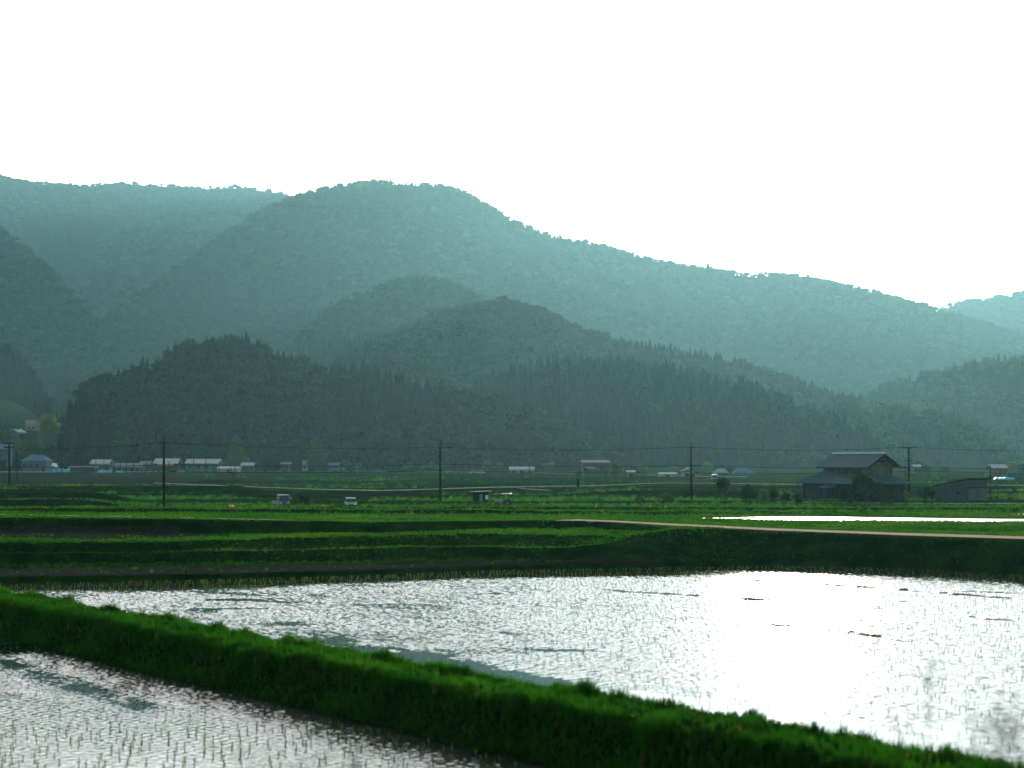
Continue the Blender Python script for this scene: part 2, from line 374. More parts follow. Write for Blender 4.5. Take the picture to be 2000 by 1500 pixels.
def mat_water(name):
    m = bpy.data.materials.new(name); t = nt(m)
    out = N(t, 'ShaderNodeOutputMaterial'); b = N(t, 'ShaderNodeBsdfPrincipled', Roughness=.11, IOR=1.33)
    b.inputs['Base Color'].default_value = (.020, .026, .020, 1); b.inputs['Specular IOR Level'].default_value = .55
    tc = N(t, 'ShaderNodeTexCoord'); no = N(t, 'ShaderNodeTexNoise', Scale=.8, Detail=4.); L(t, tc, 'Object', no, 'Vector')
    r = ramp(t, [(.35, (.014, .018, .014)), (.7, (.04, .045, .034))]); L(t, no, 'Fac', r, 'Fac'); L(t, r, 'Color', b, 'Base Color')
    ge = N(t, 'ShaderNodeNewGeometry'); n2 = N(t, 'ShaderNodeTexNoise', Scale=26., Detail=2.); L(t, tc, 'Object', n2, 'Vector')
    sb_ = N(t, 'ShaderNodeVectorMath', _operation='SUBTRACT'); sb_.inputs[1].default_value = (.5, .5, .5); L(t, n2, 'Color', sb_, 0)
    at = N(t, 'ShaderNodeAttribute', _attribute_name='ruffle'); sc_ = N(t, 'ShaderNodeVectorMath', _operation='SCALE'); L(t, sb_, 'Vector', sc_, 0)
    k_ = N(t, 'ShaderNodeMath', _operation='MULTIPLY'); k_.inputs[1].default_value = .22; L(t, at, 'Fac', k_, 0); t.links.new(k_.outputs[0], sc_.inputs['Scale'])
    rg = N(t, 'ShaderNodeMath', _operation='MULTIPLY_ADD'); rg.inputs[1].default_value = .085; rg.inputs[2].default_value = .025; L(t, at, 'Fac', rg, 0); t.links.new(rg.outputs[0], b.inputs['Roughness'])
    fl = N(t, 'ShaderNodeVectorMath', _operation='MULTIPLY'); fl.inputs[1].default_value = (1, 1, 0); L(t, sc_, 'Vector', fl, 0)
    ad = N(t, 'ShaderNodeVectorMath', _operation='ADD'); L(t, ge, 'Normal', ad, 0); L(t, fl, 'Vector', ad, 1)
    nm = N(t, 'ShaderNodeVectorMath', _operation='NORMALIZE'); L(t, ad, 'Vector', nm, 0); L(t, nm, 'Vector', b, 'Normal')
    L(t, b, 'BSDF', out, 'Surface'); return m
M['water'] = mat_water('paddy_water')

def ripples(X, Y, seed, lmin, lmax, n, slope, spread=.9, main=-1.35):
    r = np.random.default_rng(seed); Zw = np.zeros_like(X)
    for k in range(n):
        lam = lmin*(lmax/lmin)**r.random(); th = main+r.normal()*spread; kk = 2*np.pi/lam
        amp = slope*math.sqrt(2./n)/kk
        Zw += amp*np.sin(kk*(X*math.cos(th)+Y*math.sin(th))+r.random()*6.283)
    return Zw
def smooth(a, lo, hi):
    x = np.clip((a-lo)/(hi-lo), 0, 1); return x*x*(3-2*x)
WATER = {}
def water(x0, x1, y0, y1, dx, dy, zlev, keepf, maskf, seed, slope, lam):
    xs = np.arange(x0, x1, dx); yv = np.arange(y0, y1, dy)
    X, Y = np.meshgrid(xs, yv, indexing='ij')
    k = keepf(X, Y); kq = k[:-1,:-1] & k[1:,1:] & k[1:,:-1] & k[:-1,1:]
    Zw = ripples(X, Y, seed, lam[0], lam[1], 70, slope)
    Zw = Zw*maskf(X, Y)*(.55+.9*fbm(X*.25, Y*.12, seed+5))+zlev
    fc = grid_faces(len(xs), len(yv), kq)[:, ::-1]
    used = np.unique(fc); mp = np.full(X.size, -1); mp[used] = np.arange(len(used))
    co = np.stack([X,Y,Zw],-1).reshape(-1,3)[used]
    # a hair of variation in where the vertices stand keeps the ripples from reading as a lattice
    me = mesh_np('water', co, mp[fc], M['water'])
    a_ = me.attributes.new('ruffle', 'FLOAT', 'POINT'); a_.data.foreach_set('value', maskf(X, Y).reshape(-1)[used].astype(np.float32))
    o = link(bpy.data.objects.new('water', me))
    return tag(o, kind='structure')
def maskA(X, Y):
    s_, t_ = bank_st(X, Y)
    p = 1000+F*X/Y; ed = np.interp(p, C, Y1)-Y              # metres from the far shore
    calm = 1-smooth(-t_+2.2*(fbm(s_*.45, t_*.6, 31)-.5)*2+1.2*(vnoise(s_*1.6, t_*2.2, 32)-.5), 3.0, 4.9)
    calm *= smooth(s_, -22, -8)*(1-smooth(s_, 9.5, 13.))
    far = (1-smooth(ed+3.0*(fbm(X*.12, Y*0, 33)-.5), 3.0, 6.5))*(1-smooth(p, 1150, 1500)*.55)
    n = fbm(X*.22+Y*.1, Y*.42, 35, 3); blot = smooth(n, .66, .78)*.9*(1-smooth(p, 1250, 1500)*.6)*(.35+.65*np.exp(-((t_+6.5)/3.)**2))
    return 1-np.clip(np.maximum(np.maximum(calm, far), blot), 0, .985)
water(-46, 52, 20, 86, .062, .068, 0., lambda X, Y: (bank_st(X, Y)[1] < .05) & (Y < np.interp(1000+F*X/Y, C, Y1)+.3) & (F*X/Y > -1300) & (F*X/Y < 1950), maskA, 3, .15, (.13, .42))
def maskB(X, Y):
    s_, t_ = bank_st(X, Y)
    n = fbm(s_*.06, t_*.30, 37, 3)
    patch = np.exp(-((t_-5.6-.06*(s_+16))/1.0)**2)*(1-smooth(s_, -9, -3))
    blot = smooth(n, .54, .64)*.75; patch = patch*(.45+.9*fbm(X*.9, Y*.5, 39, 3))
    return 1-np.clip(np.maximum(np.maximum(patch*.97, blot*.8), (1-smooth(t_, 2.6, 3.6))*.5), 0, .96)
water(-34, 10, 14, 62, .045, .045, -.70, lambda X, Y: (bank_st(X, Y)[1] > 2.75) & (F*X/Y > -1500), maskB, 4, .14, (.10, .34))
def flat_water(poly, zlev):
    o = MB().add([(x, y, zlev) for x, y in poly], [tuple(range(len(poly)))]).build('water', M['water2']); tag(o, kind='structure')
M['water2'] = M['water'].copy(); M['water2'].name = 'ruffled_water'
_b = [n for n in M['water2'].node_tree.nodes if n.type == 'BSDF_PRINCIPLED'][0]; [M['water2'].node_tree.links.remove(l_) for l_ in list(_b.inputs['Roughness'].links)]; _b.inputs['Roughness'].default_value = .30
def shrink(poly, k=1.0): return poly
flat_water(PC, ZC); flat_water(PD, ZD)

# mud ridges breaking the surface of the big paddy
def mud_ridge(mb, a, b, w, h, seed):
    a = Vector(a); b = Vector(b); n = int((b-a).length/.22); d = (b-a).normalized(); q = Vector((-d.y, d.x))
    rows = []
    for i in range(n+1):
        f = i/n; e = min(1, 6*f, 6*(1-f)); c = a+(b-a)*f+q*((fbm(f*9, 0., seed)-.5)*.9)
        hh = h*e*(fbm(f*13, 3., seed+1)*1.7-.38); ww = w*(.5+fbm(f*14, 5., seed+2))
        rows.append([(c.x+q.x*k*ww, c.y+q.y*k*ww, hh*(1-abs(k))-.05*abs(k)) for k in (-1,-.5,0,.5,1)])
    base = len(mb.v); mb.v += [v for r_ in rows for v in r_]
    for i in range(n):
        for k in range(4): mb.f.append((base+i*5+k, base+i*5+k+1, base+i*5+k+6, base+i*5+k+5))
mb = MB()
def w0(px, py, zl=0.): Y = (H-zl)*F/(py-HZ); return ((px-1000)/F*Y, Y)
for k, (a, b, w, h) in enumerate([((1420,1130),(1760,1152),.5,.10), ((1700,1148),(2010,1172),.4,.09), ((1150,1150),(1420,1168),.45,.09), ((1380,1165),(1780,1192),.5,.10),
        ((1430,1213),(1700,1240),.3,.10), ((1620,1232),(1910,1269),.32,.10), ((1560,1194),(1680,1200),.4,.08), ((1700,1172),(1800,1176),.4,.06),
        ((1395,1180),(1470,1184),.4,.06), ((1870,1204),(1990,1213),.4,.07), ((1850,1153),(2010,1160),.4,.06), ((1180,1128),(1300,1131),.6,.06), ((860,1150),(960,1153),.6,.06), ((930,1158),(1010,1162),.5,.07)]):
    mud_ridge(mb, w0(*a), w0(*b), w*.42, h*.95, 50+k*3)
o = mb.build('mud', M['mud'], smooth=True); tag(o, kind='structure')

# embankment the photographer stands on
yv = np.array([-60,-20,0,6,8,10,12,14,16,18.]); zv = np.array([4.2,4.25,4.3,4.3,3.75,3.0,1.9,.6,-.7,-1.6]); yv_e, zv_e = yv, zv
xs = np.arange(-60, 61, 1.5); yy = np.r_[np.arange(-60,0,10.), np.arange(0,18.1,.6)]
X, Y = np.meshgrid(xs, yy, indexing='ij'); Zz = np.interp(Y, yv, zv)+(fbm(X*.5, Y*.5, 61)-.5)*.25
o = link(bpy.data.objects.new('embankment', mesh_np('embankment', np.stack([X,Y,Zz],-1).reshape(-1,3), grid_faces(*X.shape)[:, ::-1], M['bank']))); tag(o, kind='structure')

# ------------------------------------------------------------------ hills
HILLS = {}
def hill(name, crest, slope, mat, lift=0., spur=.10, spurw=220., seed=1, back=.35, step=6, concave=1.15, zb=1.5, minrun=70.):
    c = np.array(sorted(crest), float)
    px = np.arange(c[0,0], c[-1,0]+.1, step)
    py = np.interp(px, c[:,0], c[:,1]); Yc = np.interp(px, c[:,0], c[:,2])
    # round off the corners of the traced crest
    for _ in range(3):
        py = np.convolve(np.pad(py, 2, 'edge'), [.1,.2,.4,.2,.1], 'valid'); Yc = np.convolve(np.pad(Yc, 4, 'edge'), np.ones(9)/9, 'valid')
    Zc = np.maximum(H-(py-HZ)/F*Yc-lift, zb-6)
    run = np.maximum((Zc-zb)/slope, minrun)
    for _ in range(4): run = np.convolve(np.pad(run, 4, 'edge'), np.ones(9)/9, 'valid')
    t = np.r_[np.linspace(0, 1, 56), 1+np.linspace(0, back, 12)[1:]]
    Y = Yc[:,None]+(t[None,:]-1)*run[:,None]
    X = (px[:,None]-1000)/F*Yc[:,None]*(.35+.65*Y/Yc[:,None]) if False else (px[:,None]-1000)/F*Y
    pr = np.where(t <= 1, 1-(1-np.clip(t,0,1))**concave, 1-.8*(t-1)-1.2*(t-1)**2)
    rid = 1-np.abs(2*fbm(X/spurw, Y/(spurw*2.2), seed, 4)-1)
    env = np.clip(4*t*(1-t), 0, 1)*(t < 1)+0
    Z = zb+(Zc[:,None]-zb)*pr[None,:]*(1+0*t)+(Zc[:,None]-zb)*spur*(rid-1.)*1.5*env
    Z += (fbm(X/40, Y/40, seed+9, 3)-.5)*np.minimum(6, .08*(Zc[:,None]+2))*env
    Z = np.where(t[None,:] <= 0, zb-3, Z)
    o = link(bpy.data.objects.new(name, mesh_np(name, np.stack([X,Y,Z],-1).reshape(-1,3), grid_faces(len(px), len(t))[:, ::-1], mat))); tag(o, kind='structure')
    return dict(px=px, t=t, X=X, Y=Y, Z=Z, run=run, Yc=Yc, rid=rid)
def hill_pts(h, spacing, t0=.0, t1=1.06, seed=0):
    r = np.random.default_rng(seed); px, t = h['px'], h['t']
    w = h['run']*h['Yc']; area = np.sum(np.diff(px)/F*(w[1:]+w[:-1])/2)*(t1-t0)
    n = int(area/spacing**2); cw = np.cumsum((w[1:]+w[:-1])/2); cw = np.r_[0, cw]/cw[-1]
    fi = np.interp(r.random(n), cw, np.arange(len(px))); tv = t0+(t1-t0)*r.random(n); fj = np.interp(tv, t, np.arange(len(t)))
    i = np.clip(fi.astype(int), 0, len(px)-2); j = np.clip(fj.astype(int), 0, len(t)-2); a = fi-i; b = fj-j
    def s_(A): return (A[i,j]*(1-a)+A[i+1,j]*a)*(1-b)+(A[i,j+1]*(1-a)+A[i+1,j+1]*a)*b
    return np.stack([s_(h['X']), s_(h['Y']), s_(h['Z']), s_(h['rid'])], -1), np.interp(fi, np.arange(len(px)), px), tv

FF = M['forest_floor']
Fh = hill('hill', [(70,905,778),(110,870,786),(132,800,794),(150,752,803),(200,735,819),(240,722,836),(290,700,845),(340,672,853),(375,662,861),(480,660,861),(520,675,861),(560,695,861),(620,708,861),(700,712,861),(760,726,853),(830,742,845),(900,762,836),(1000,778,819),(1070,806,803),(1110,845,786),(1150,888,778),(1190,910,778)], .95, FF, 7, seed=11, spurw=90, minrun=45.)
Eh = hill('hill', [(880,800,987),(950,728,996),(1050,700,1004),(1150,693,1004),(1240,700,1004),(1330,712,1004),(1400,730,996),(1450,740,987),(1500,757,979),(1560,785,963),(1640,815,946),(1700,845,929),(1735,880,921),(1770,905,913)], .8, FF, 8, seed=12, spurw=110)
Dh = hill('hill', [(440,800,1348),(560,700,1365),(620,662,1373),(700,655,1382),(780,640,1382),(850,606,1382),(900,594,1382),(990,582,1382),(1050,598,1382),(1120,632,1382),(1200,658,1382),(1300,676,1382),(1390,690,1373),(1440,702,1365),(1500,720,1356),(1560,740,1339),(1640,765,1313),(1700,782,1296),(1760,800,1279),(1840,850,1253),(1900,900,1244)], .5, FF, 7, seed=13, spurw=170, spur=.28)
RLh = hill('hill', [(1540,800,1110),(1620,785,1102),(1700,782,1093),(1800,790,1084),(1870,800,1076),(1930,832,1068),(1968,862,1060),(1995,900,1051)], .5, FF, 9, seed=14, spurw=120)
RHh = hill('hill', [(1660,790,1564),(1720,748,1564),(1780,730,1564),(1850,716,1564),(1900,700,1564),(1960,690,1564),(2000,688,1564),(2200,660,1564),(2500,700,1564),(2800,760,1564)], .5, FF, 8, seed=15, spurw=150, spur=.14)
Sh = hill('hill', [(460,760,1885),(560,680,1885),(620,608,1885),(700,568,1885),(760,543,1885),(820,531,1885),(880,541,1885),(940,571,1885),(1010,615,1885),(1100,680,1885),(1250,760,1885)], .5, FF, 9, seed=16, spurw=200, spur=.26)
NLh = hill('hill', [(-500,700,1100),(-300,740,1090),(-60,772,1070),(0,778,1060),(40,790,1050),(75,815,1030),(105,842,1010),(160,868,985),(210,890,960),(250,906,940)], .30, M['meadow'], 0, seed=17, spurw=90, spur=.06)
LNh = hill('hill', [(-700,500,1306),(-300,560,1288),(-100,620,1251),(0,652,1224),(40,678,1205),(65,712,1187),(95,766,1168),(120,815,1150),(160,880,1132)], .55, FF, 12, seed=18, spurw=130, spur=.12)
LHh = hill('hill', [(-800,300,2340),(-300,360,2340),(-120,400,2340),(0,438,2328),(60,482,2304),(100,525,2268),(170,595,2220),(220,655,2172),(270,740,2112),(310,850,2064)], .55, FF, 9, seed=19, spurw=230, spur=.4)
MCR = [(60,800,2020),(100,735,2079),(150,668,2198),(220,605,2376),(300,551,2614),(380,496,2851),(450,446,3029),(520,406,3148),(580,380,3208),(620,368,3231),(690,355,3255),(760,353,3255),(830,357,3255),(890,366,3243),(940,392,3231),(1000,426,3208),(1050,447,3184),(1100,465,3160),(1190,480,3136),(1250,496,3113),(1330,516,3089),(1400,524,3089),(1470,536,3089),(1500,531,3089),(1590,541,3077),(1700,566,3065),(1800,591,3041),(1840,604,3029),(1900,621,3018),(2000,651,2994),(2200,700,2970),(2400,765,2911),(2600,840,2851)]
Mh = hill('mountain', MCR, .72, FF, 8, seed=20, spurw=420, spur=.55, concave=1.25, back=.25)
Lh = hill('mountain', [(-1000,335,4216),(-400,315,4216),(-100,328,4216),(0,342,4216),(60,353,4216),(160,359,4216),(260,355,4216),(400,364,4216),(470,362,4216),(560,374,4216),(640,400,4216),(760,450,4216),(900,540,4216)], .6, FF, 8, seed=21, spurw=420, spur=.4, back=.2)
RFh = hill('mountain', [(1700,690,3990),(1800,625,3990),(1840,602,3990),(1880,587,3990),(1930,583,3990),(1960,578,3990),(2000,571,3990),(2100,556,3990),(2300,560,3990),(2600,600,3990)], .4, FF, 6, seed=22, spurw=500, spur=.12, back=.2)
# ------------------------------------------------------------------ plants used for scattering
def proto(name, co, faces, mats, fmat=None, smooth=False):
    return bpy.data.objects.new(name, mesh_np(name, co, faces, mats=mats, fmat=fmat, smooth=smooth))
def conifer_mesh(seed, tiers=15, nb=9, slim=.17):
    r = np.random.default_rng(seed); v = []; f = []; fm = []
    def quad(a, b, c, d, m): 
        k = len(v); v.extend([a,b,c,d]); f.append((k,k+1,k+2,k+3)); fm.append(m)
    for k in range(4):       # trunk
        a = k*math.pi/2; b = a+math.pi/2; w = .014
        quad((w*math.cos(a),w*math.sin(a),-.08),(w*math.cos(b),w*math.sin(b),-.08),(.003*math.cos(b),.003*math.sin(b),.95),(.003*math.cos(a),.003*math.sin(a),.95),1)
    for i in range(tiers):
        h = .10+.88*(i/(tiers-1))**.92
        rad = slim*(1-h)**.75*(1.02+.25*r.random())+.012
        n = max(5, int(nb*(1-.45*h))); o = r.random()*6.28
        for k in range(n):
            a = o+6.283*k/n+r.normal()*.2; rr = rad*(.75+.5*r.random()); w = rr*.42+.012
            ca, sa = math.cos(a), math.sin(a); dz = -.035-.05*r.random()
            tip = (ca*rr, sa*rr, h+dz); mid1 = (ca*rr*.5-sa*w, sa*rr*.5+ca*w, h+dz*.75); mid2 = (ca*rr*.5+sa*w, sa*rr*.5-ca*w, h+dz*.75)
            quad((0,0,h+.045), mid1, tip, mid2, 0)
    return np.array(v), np.array(f), np.array(fm)
def broad_mesh(seed, lobes=11, leaves=24, size=.085, spread=.34, tall=1.0, trunk=True):
    r = np.random.default_rng(seed); v = []; f = []; fm = []
    def quad(a, b, c, d, m):
        k = len(v); v.extend([a,b,c,d]); f.append((k,k+1,k+2,k+3)); fm.append(m)
    if trunk:
        for k in range(5):
            a = k*1.2566; b = a+1.2566; w = .022
            quad((w*math.cos(a),w*math.sin(a),-.08),(w*math.cos(b),w*math.sin(b),-.08),(.008*math.cos(b),.008*math.sin(b),.6),(.008*math.cos(a),.008*math.sin(a),.6),1)
    for i in range(lobes):
        th = r.random()*6.283; rr = spread*math.sqrt(r.random()); zc = .32+.5*r.random()*(1-.5*(rr/spread)**2)
        c = np.array([rr*math.cos(th), rr*math.sin(th), zc]); R0 = .13+.10*r.random()
        for k in range(leaves):
            d = r.normal(size=3); d /= np.linalg.norm(d)
            if d[2] < -.45: d[2] *= -.6
            p = c+d*R0*(.75+.4*r.random())*np.array([1.15,1.15,.8])
            n = d+r.normal(size=3)*.45; n /= np.linalg.norm(n)
            u = np.cross(n, r.normal(size=3)); u /= np.linalg.norm(u)+1e-9; w = np.cross(n, u)
            sz = size*(.6+.7*r.random())
            quad(tuple(p-u*sz-w*sz*.7), tuple(p+u*sz-w*sz*.5), tuple(p+u*sz*.8+w*sz*.7), tuple(p-u*sz*.7+w*sz*.6), 0)
    return np.array(v), np.array(f), np.array(fm)
def tuft_mesh(seed, n=14, h=1., w=.035, lean=.45, base=.22):
    r = np.random.default_rng(seed); v = []; f = []
    for k in range(n):
        a = r.random()*6.283; b = r.random()*6.283; x, y = base*r.random()*math.cos(b), base*r.random()*math.sin(b)
        hh = h*(.5+.55*r.random()); ln = lean*(.2+r.random())*hh; dx, dy = math.cos(a), math.sin(a); q = (-dy, dx)
        pts = [(0,0),(.45,.18),(.8,.55),(1.,1.)]; k0 = len(v)
        for j, (zz, l) in enumerate(pts):
            ww = w*(1-.25*j) if j < 3 else w*.12
            cx, cy, czz = x+dx*ln*l, y+dy*ln*l, hh*zz*(1-.12*l)
            v.append((cx-q[0]*ww/2, cy-q[1]*ww/2, czz)); v.append((cx+q[0]*ww/2, cy+q[1]*ww/2, czz))
        for j in range(3): f.append((k0+2*j, k0+2*j+1, k0+2*j+3, k0+2*j+2))
    return np.array(v), np.array(f)
def coll(name, objs):
    c = bpy.data.collections.new(name)
    for o in objs: c.objects.link(o)
    return c
con = [proto('conifer_%d' % k, *conifer_mesh(k+1, 13+k % 3, 9, .19+.03*(k % 3))[:2], [M['conifer'], M['bark']], conifer_mesh(k+1, 13+k % 3, 9, .19+.03*(k % 3))[2]) for k in range(4)]
bro = []
for k in range(4):
    v_, f_, m_ = broad_mesh(k+20, 10+k, 22, .075); bro.append(proto('leafy_%d' % k, v_, f_, [M['broadleaf'], M['bark']], m_))
M['broad_dark'] = mat_leaf('dark_broadleaf', [(0, (.006,.022,.010)), (1, (.014,.036,.014))], .3)  # darker broadleaf kind for near woods, gullies and village
M['broad_far'] = mat_leaf('distant_leaves', [(0, (.014,.034,.014)), (.7, (.020,.043,.016)), (1, (.030,.052,.020))], .12, nscale=.006)
brd = []; brf = []
for k in range(4):
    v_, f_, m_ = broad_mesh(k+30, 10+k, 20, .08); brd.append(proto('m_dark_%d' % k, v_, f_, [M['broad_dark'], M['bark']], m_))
    v_, f_, m_ = broad_mesh(k+40, 10+k, 20, .085, .36); brf.append(proto('n_far_%d' % k, v_, f_, [M['broad_far'], M['bark']], m_))
CT = coll('tree_kinds', con+bro+brd+brf)      # 0-3 conifers, 4-7 broadleaves (alphabetical order)
M['straw'] = mat_leaf('straw_stalks', [(0, (.09,.10,.03)), (1, (.16,.15,.05))], .4, (1.5,1.3,.6))
M['dock'] = mat_leaf('dock_leaves', [(0, (.008,.045,.010)), (1, (.02,.07,.012))], .4, (1.8,1.7,.6))
gr = [proto('tuft_%d' % k, *tuft_mesh(k+40, 15, 1., .045, .5+.15*k, .25), [M['grass']]) for k in range(4)]
gr += [proto('tuft_5', *tuft_mesh(71, 9, 1.25, .03, .5, .2), [M['straw']]), proto('tuft_6', *tuft_mesh(72, 8, .75, .16, .7, .2), [M['dock']])]
CG = coll('grass_kinds', gr)
gf = [proto('clump_%d' % k, *tuft_mesh(k+60, 16, 1., .11, .5, .45), [M['grass_far']]) for k in range(4)]
CF = coll('clump_kinds', gf)

def scatter(name, pts, scl, rz, idx, collection, label=None, cat=None):
    me = bpy.data.meshes.new(name); n = len(pts)
    me.vertices.add(n); me.vertices.foreach_set('co', np.asarray(pts, np.float32).ravel())
    scl = np.asarray(scl, np.float32)
    if scl.ndim == 1: scl = np.repeat(scl[:, None], 3, 1)
    a = me.attributes.new('scl', 'FLOAT_VECTOR', 'POINT'); a.data.foreach_set('vector', scl.ravel())
    rot = np.zeros((n, 3), np.float32)
    if np.ndim(rz) == 1: rot[:, 2] = rz
    else: rot[:] = rz
    a = me.attributes.new('rot', 'FLOAT_VECTOR', 'POINT'); a.data.foreach_set('vector', rot.ravel())
    a = me.attributes.new('idx', 'INT', 'POINT'); a.data.foreach_set('value', np.asarray(idx, np.int32))
    o = link(bpy.data.objects.new(name, me))
    g = bpy.data.node_groups.new(name+'_nodes', 'GeometryNodeTree')
    g.interface.new_socket('Geometry', in_out='INPUT', socket_type='NodeSocketGeometry'); g.interface.new_socket('Geometry', in_out='OUTPUT', socket_type='NodeSocketGeometry')
    gi = g.nodes.new('NodeGroupInput'); gout = g.nodes.new('NodeGroupOutput'); ip = g.nodes.new('GeometryNodeInstanceOnPoints')
    ci = g.nodes.new('GeometryNodeCollectionInfo'); ci.inputs['Collection'].default_value = collection
    ci.inputs['Separate Children'].default_value = True; ci.inputs['Reset Children'].default_value = True
    def attr(nm, ty):
        q = g.nodes.new('GeometryNodeInputNamedAttribute'); q.data_type = ty; q.inputs['Name'].default_value = nm; return q.outputs['Attribute']
    g.links.new(gi.outputs[0], ip.inputs['Points']); g.links.new(ci.outputs[0], ip.inputs['Instance'])
    ip.inputs['Pick Instance'].default_value = True
    g.links.new(attr('idx', 'INT'), ip.inputs['Instance Index']); g.links.new(attr('scl', 'FLOAT_VECTOR'), ip.inputs['Scale'])
    e2r = g.nodes.new('FunctionNodeEulerToRotation'); g.links.new(attr('rot', 'FLOAT_VECTOR'), e2r.inputs[0]); g.links.new(e2r.outputs[0], ip.inputs['Rotation'])
    g.links.new(ip.outputs[0], gout.inputs[0])
    md = o.modifiers.new('scatter', 'NODES'); md.node_group = g
    return tag(o, label, cat, kind='stuff')

# ------------------------------------------------------------------ woods on the hills
def wood(h, spacing, conf, seed, label, hc=(8, 12.5), hb=(7, 10.5), patch=60., t0=.0, t1=1.05, cf=None, kind=4, spurs=False):
    p, px, t = hill_pts(h, spacing, t0, t1, seed); rd = p[:,3]; p = p[:,:3].copy(); r = np.random.default_rng(seed+1); n = len(p)
    nz = fbm(p[:,0]/patch, p[:,1]/patch, seed+3, 3)
    c = conf if cf is None else cf(px, t)
    isc = nz+.12*r.normal(size=n) < .5+(np.asarray(c)-.5)*.75
    cl = .86+.28*fbm(p[:,0]/(patch*.3), p[:,1]/(patch*.3), seed+5, 3)
    hh = np.where(isc, hc[0]+(hc[1]-hc[0])*r.random(n)**1.6, hb[0]+(hb[1]-hb[0])*r.random(n))*cl*np.where(r.random(n) < .05, 1.25, 1.)
    wid = np.where(isc, hh*(.8+.5*r.random(n)), hh*(1.0+.5*r.random(n)))
    idx = np.where(isc, r.integers(0, 4, n), kind+r.integers(0, 4, n))
    if spurs:                 # paler crowns on the spurs, darker in the gullies: painted light and shade
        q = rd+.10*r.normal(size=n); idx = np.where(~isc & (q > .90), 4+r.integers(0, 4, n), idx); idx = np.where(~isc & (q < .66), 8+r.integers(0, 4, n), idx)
    p[:,2] -= .04*hh
    return scatter('forest', p, np.stack([wid, wid, hh], -1), r.random(n)*6.283, idx, CT, label, 'forest')
wood(Fh, 3.4, .42, 101, 'dark conifer wood covering the nearest and darkest low hill behind the village', kind=8)
wood(Eh, 3.8, .74, 102, 'conifer wood on the low dark spur behind the farmhouse, sloping down to the right', kind=8)
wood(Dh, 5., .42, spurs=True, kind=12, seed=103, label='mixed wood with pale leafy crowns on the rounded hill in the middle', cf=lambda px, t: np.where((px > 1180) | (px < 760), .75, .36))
wood(RLh, 5.5, .35, 104, 'leafy wood on the low round knoll above the shed at right')
wood(RHh, 6., .55, 105, 'mixed wood on the middle hill at the right edge')
wood(NLh, 9., .15, 112, 'loose trees on the low meadow hill at the left edge', t0=0., t1=.5)
wood(Sh, 7., .25, spurs=True, kind=12, seed=106, label='leafy wood on the hazy knoll below the main summit')
wood(LNh, 6., .7, 107, 'conifer wood on the lower hill at the left edge')
wood(LHh, 7., .25, spurs=True, kind=12, seed=108, label='leafy wood on the taller hazy spur at the left edge')
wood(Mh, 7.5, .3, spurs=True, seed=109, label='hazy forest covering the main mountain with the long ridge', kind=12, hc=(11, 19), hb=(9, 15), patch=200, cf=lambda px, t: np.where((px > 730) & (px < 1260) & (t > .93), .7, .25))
wood(Lh, 10.5, .15, spurs=True, seed=110, label='blue hazy forest on the far mountain at left', kind=12, hc=(12, 18), hb=(9, 14), patch=200, cf=lambda px, t: np.where((px > 500) & (t > .95), .75, .12))
wood(Mh, 15., 1.6, 113, 'scattered tall conifers standing along the crest of the long main ridge', hc=(11, 18), patch=300, t0=.985, t1=1.015, cf=lambda px, t: np.where((px > 720) & (px < 1270), 1.6, 0.) )
wood(RFh, 16., .2, 111, 'pale hazy forest on the farthest mountain at the right edge', kind=12, hc=(14, 20), hb=(12, 18), patch=200)

# ------------------------------------------------------------------ grass
def scat_area(n, X, Y, Z, smin, smax, seed):
    r = np.random.default_rng(seed)
    return r
# near bank
r = np.random.default_rng(201); n = 60000
si = r.random(n)*(S.shape[0]-1.01); ti = np.interp(r.random(n), np.linspace(0,1,5), np.array([.09,.25,.5,.75,.93]))*(S.shape[1]-1.01)
i = si.astype(int); j = ti.astype(int); a = si-i; b = ti-j
def sb(A): return (A[i,j]*(1-a)+A[i+1,j]*a)*(1-b)+(A[i,j+1]*(1-a)+A[i+1,j+1]*a)*b
p = np.stack([sb(Xb), sb(Yb), sb(Zb)], -1); tq = sb(T)
hh = (.10+.16*r.random(n)**1.5)*(.6+.9*fbm(p[:,0]*.8, p[:,1]*.8, 203, 3))
hh *= (.35+1.3*fbm(p[:,0]*1.6, p[:,1]*1.6, 205, 2)); hh *= np.where(tq > 2.4, .8, 1.); hh *= np.where((tq > .3) & (tq < 1.5), .75, 1.15)
k = (p[:,2] > np.where(tq < .3, .04, -.68)); p = p[k]; hh = hh[k]; n = len(p)
scatter('grass', p, np.stack([.7*hh+.06, .7*hh+.06, hh*1.25], -1), r.random(n)*6.283, np.where(r.random(n) < .008, 4, np.where(fbm(p[:,0]*.7, p[:,1]*.7, 207, 2)+.3*r.random(n) > .84, 5, r.integers(0, 4, n))), CG, 'lush green grass growing over the near bank between the two paddies', 'grass')
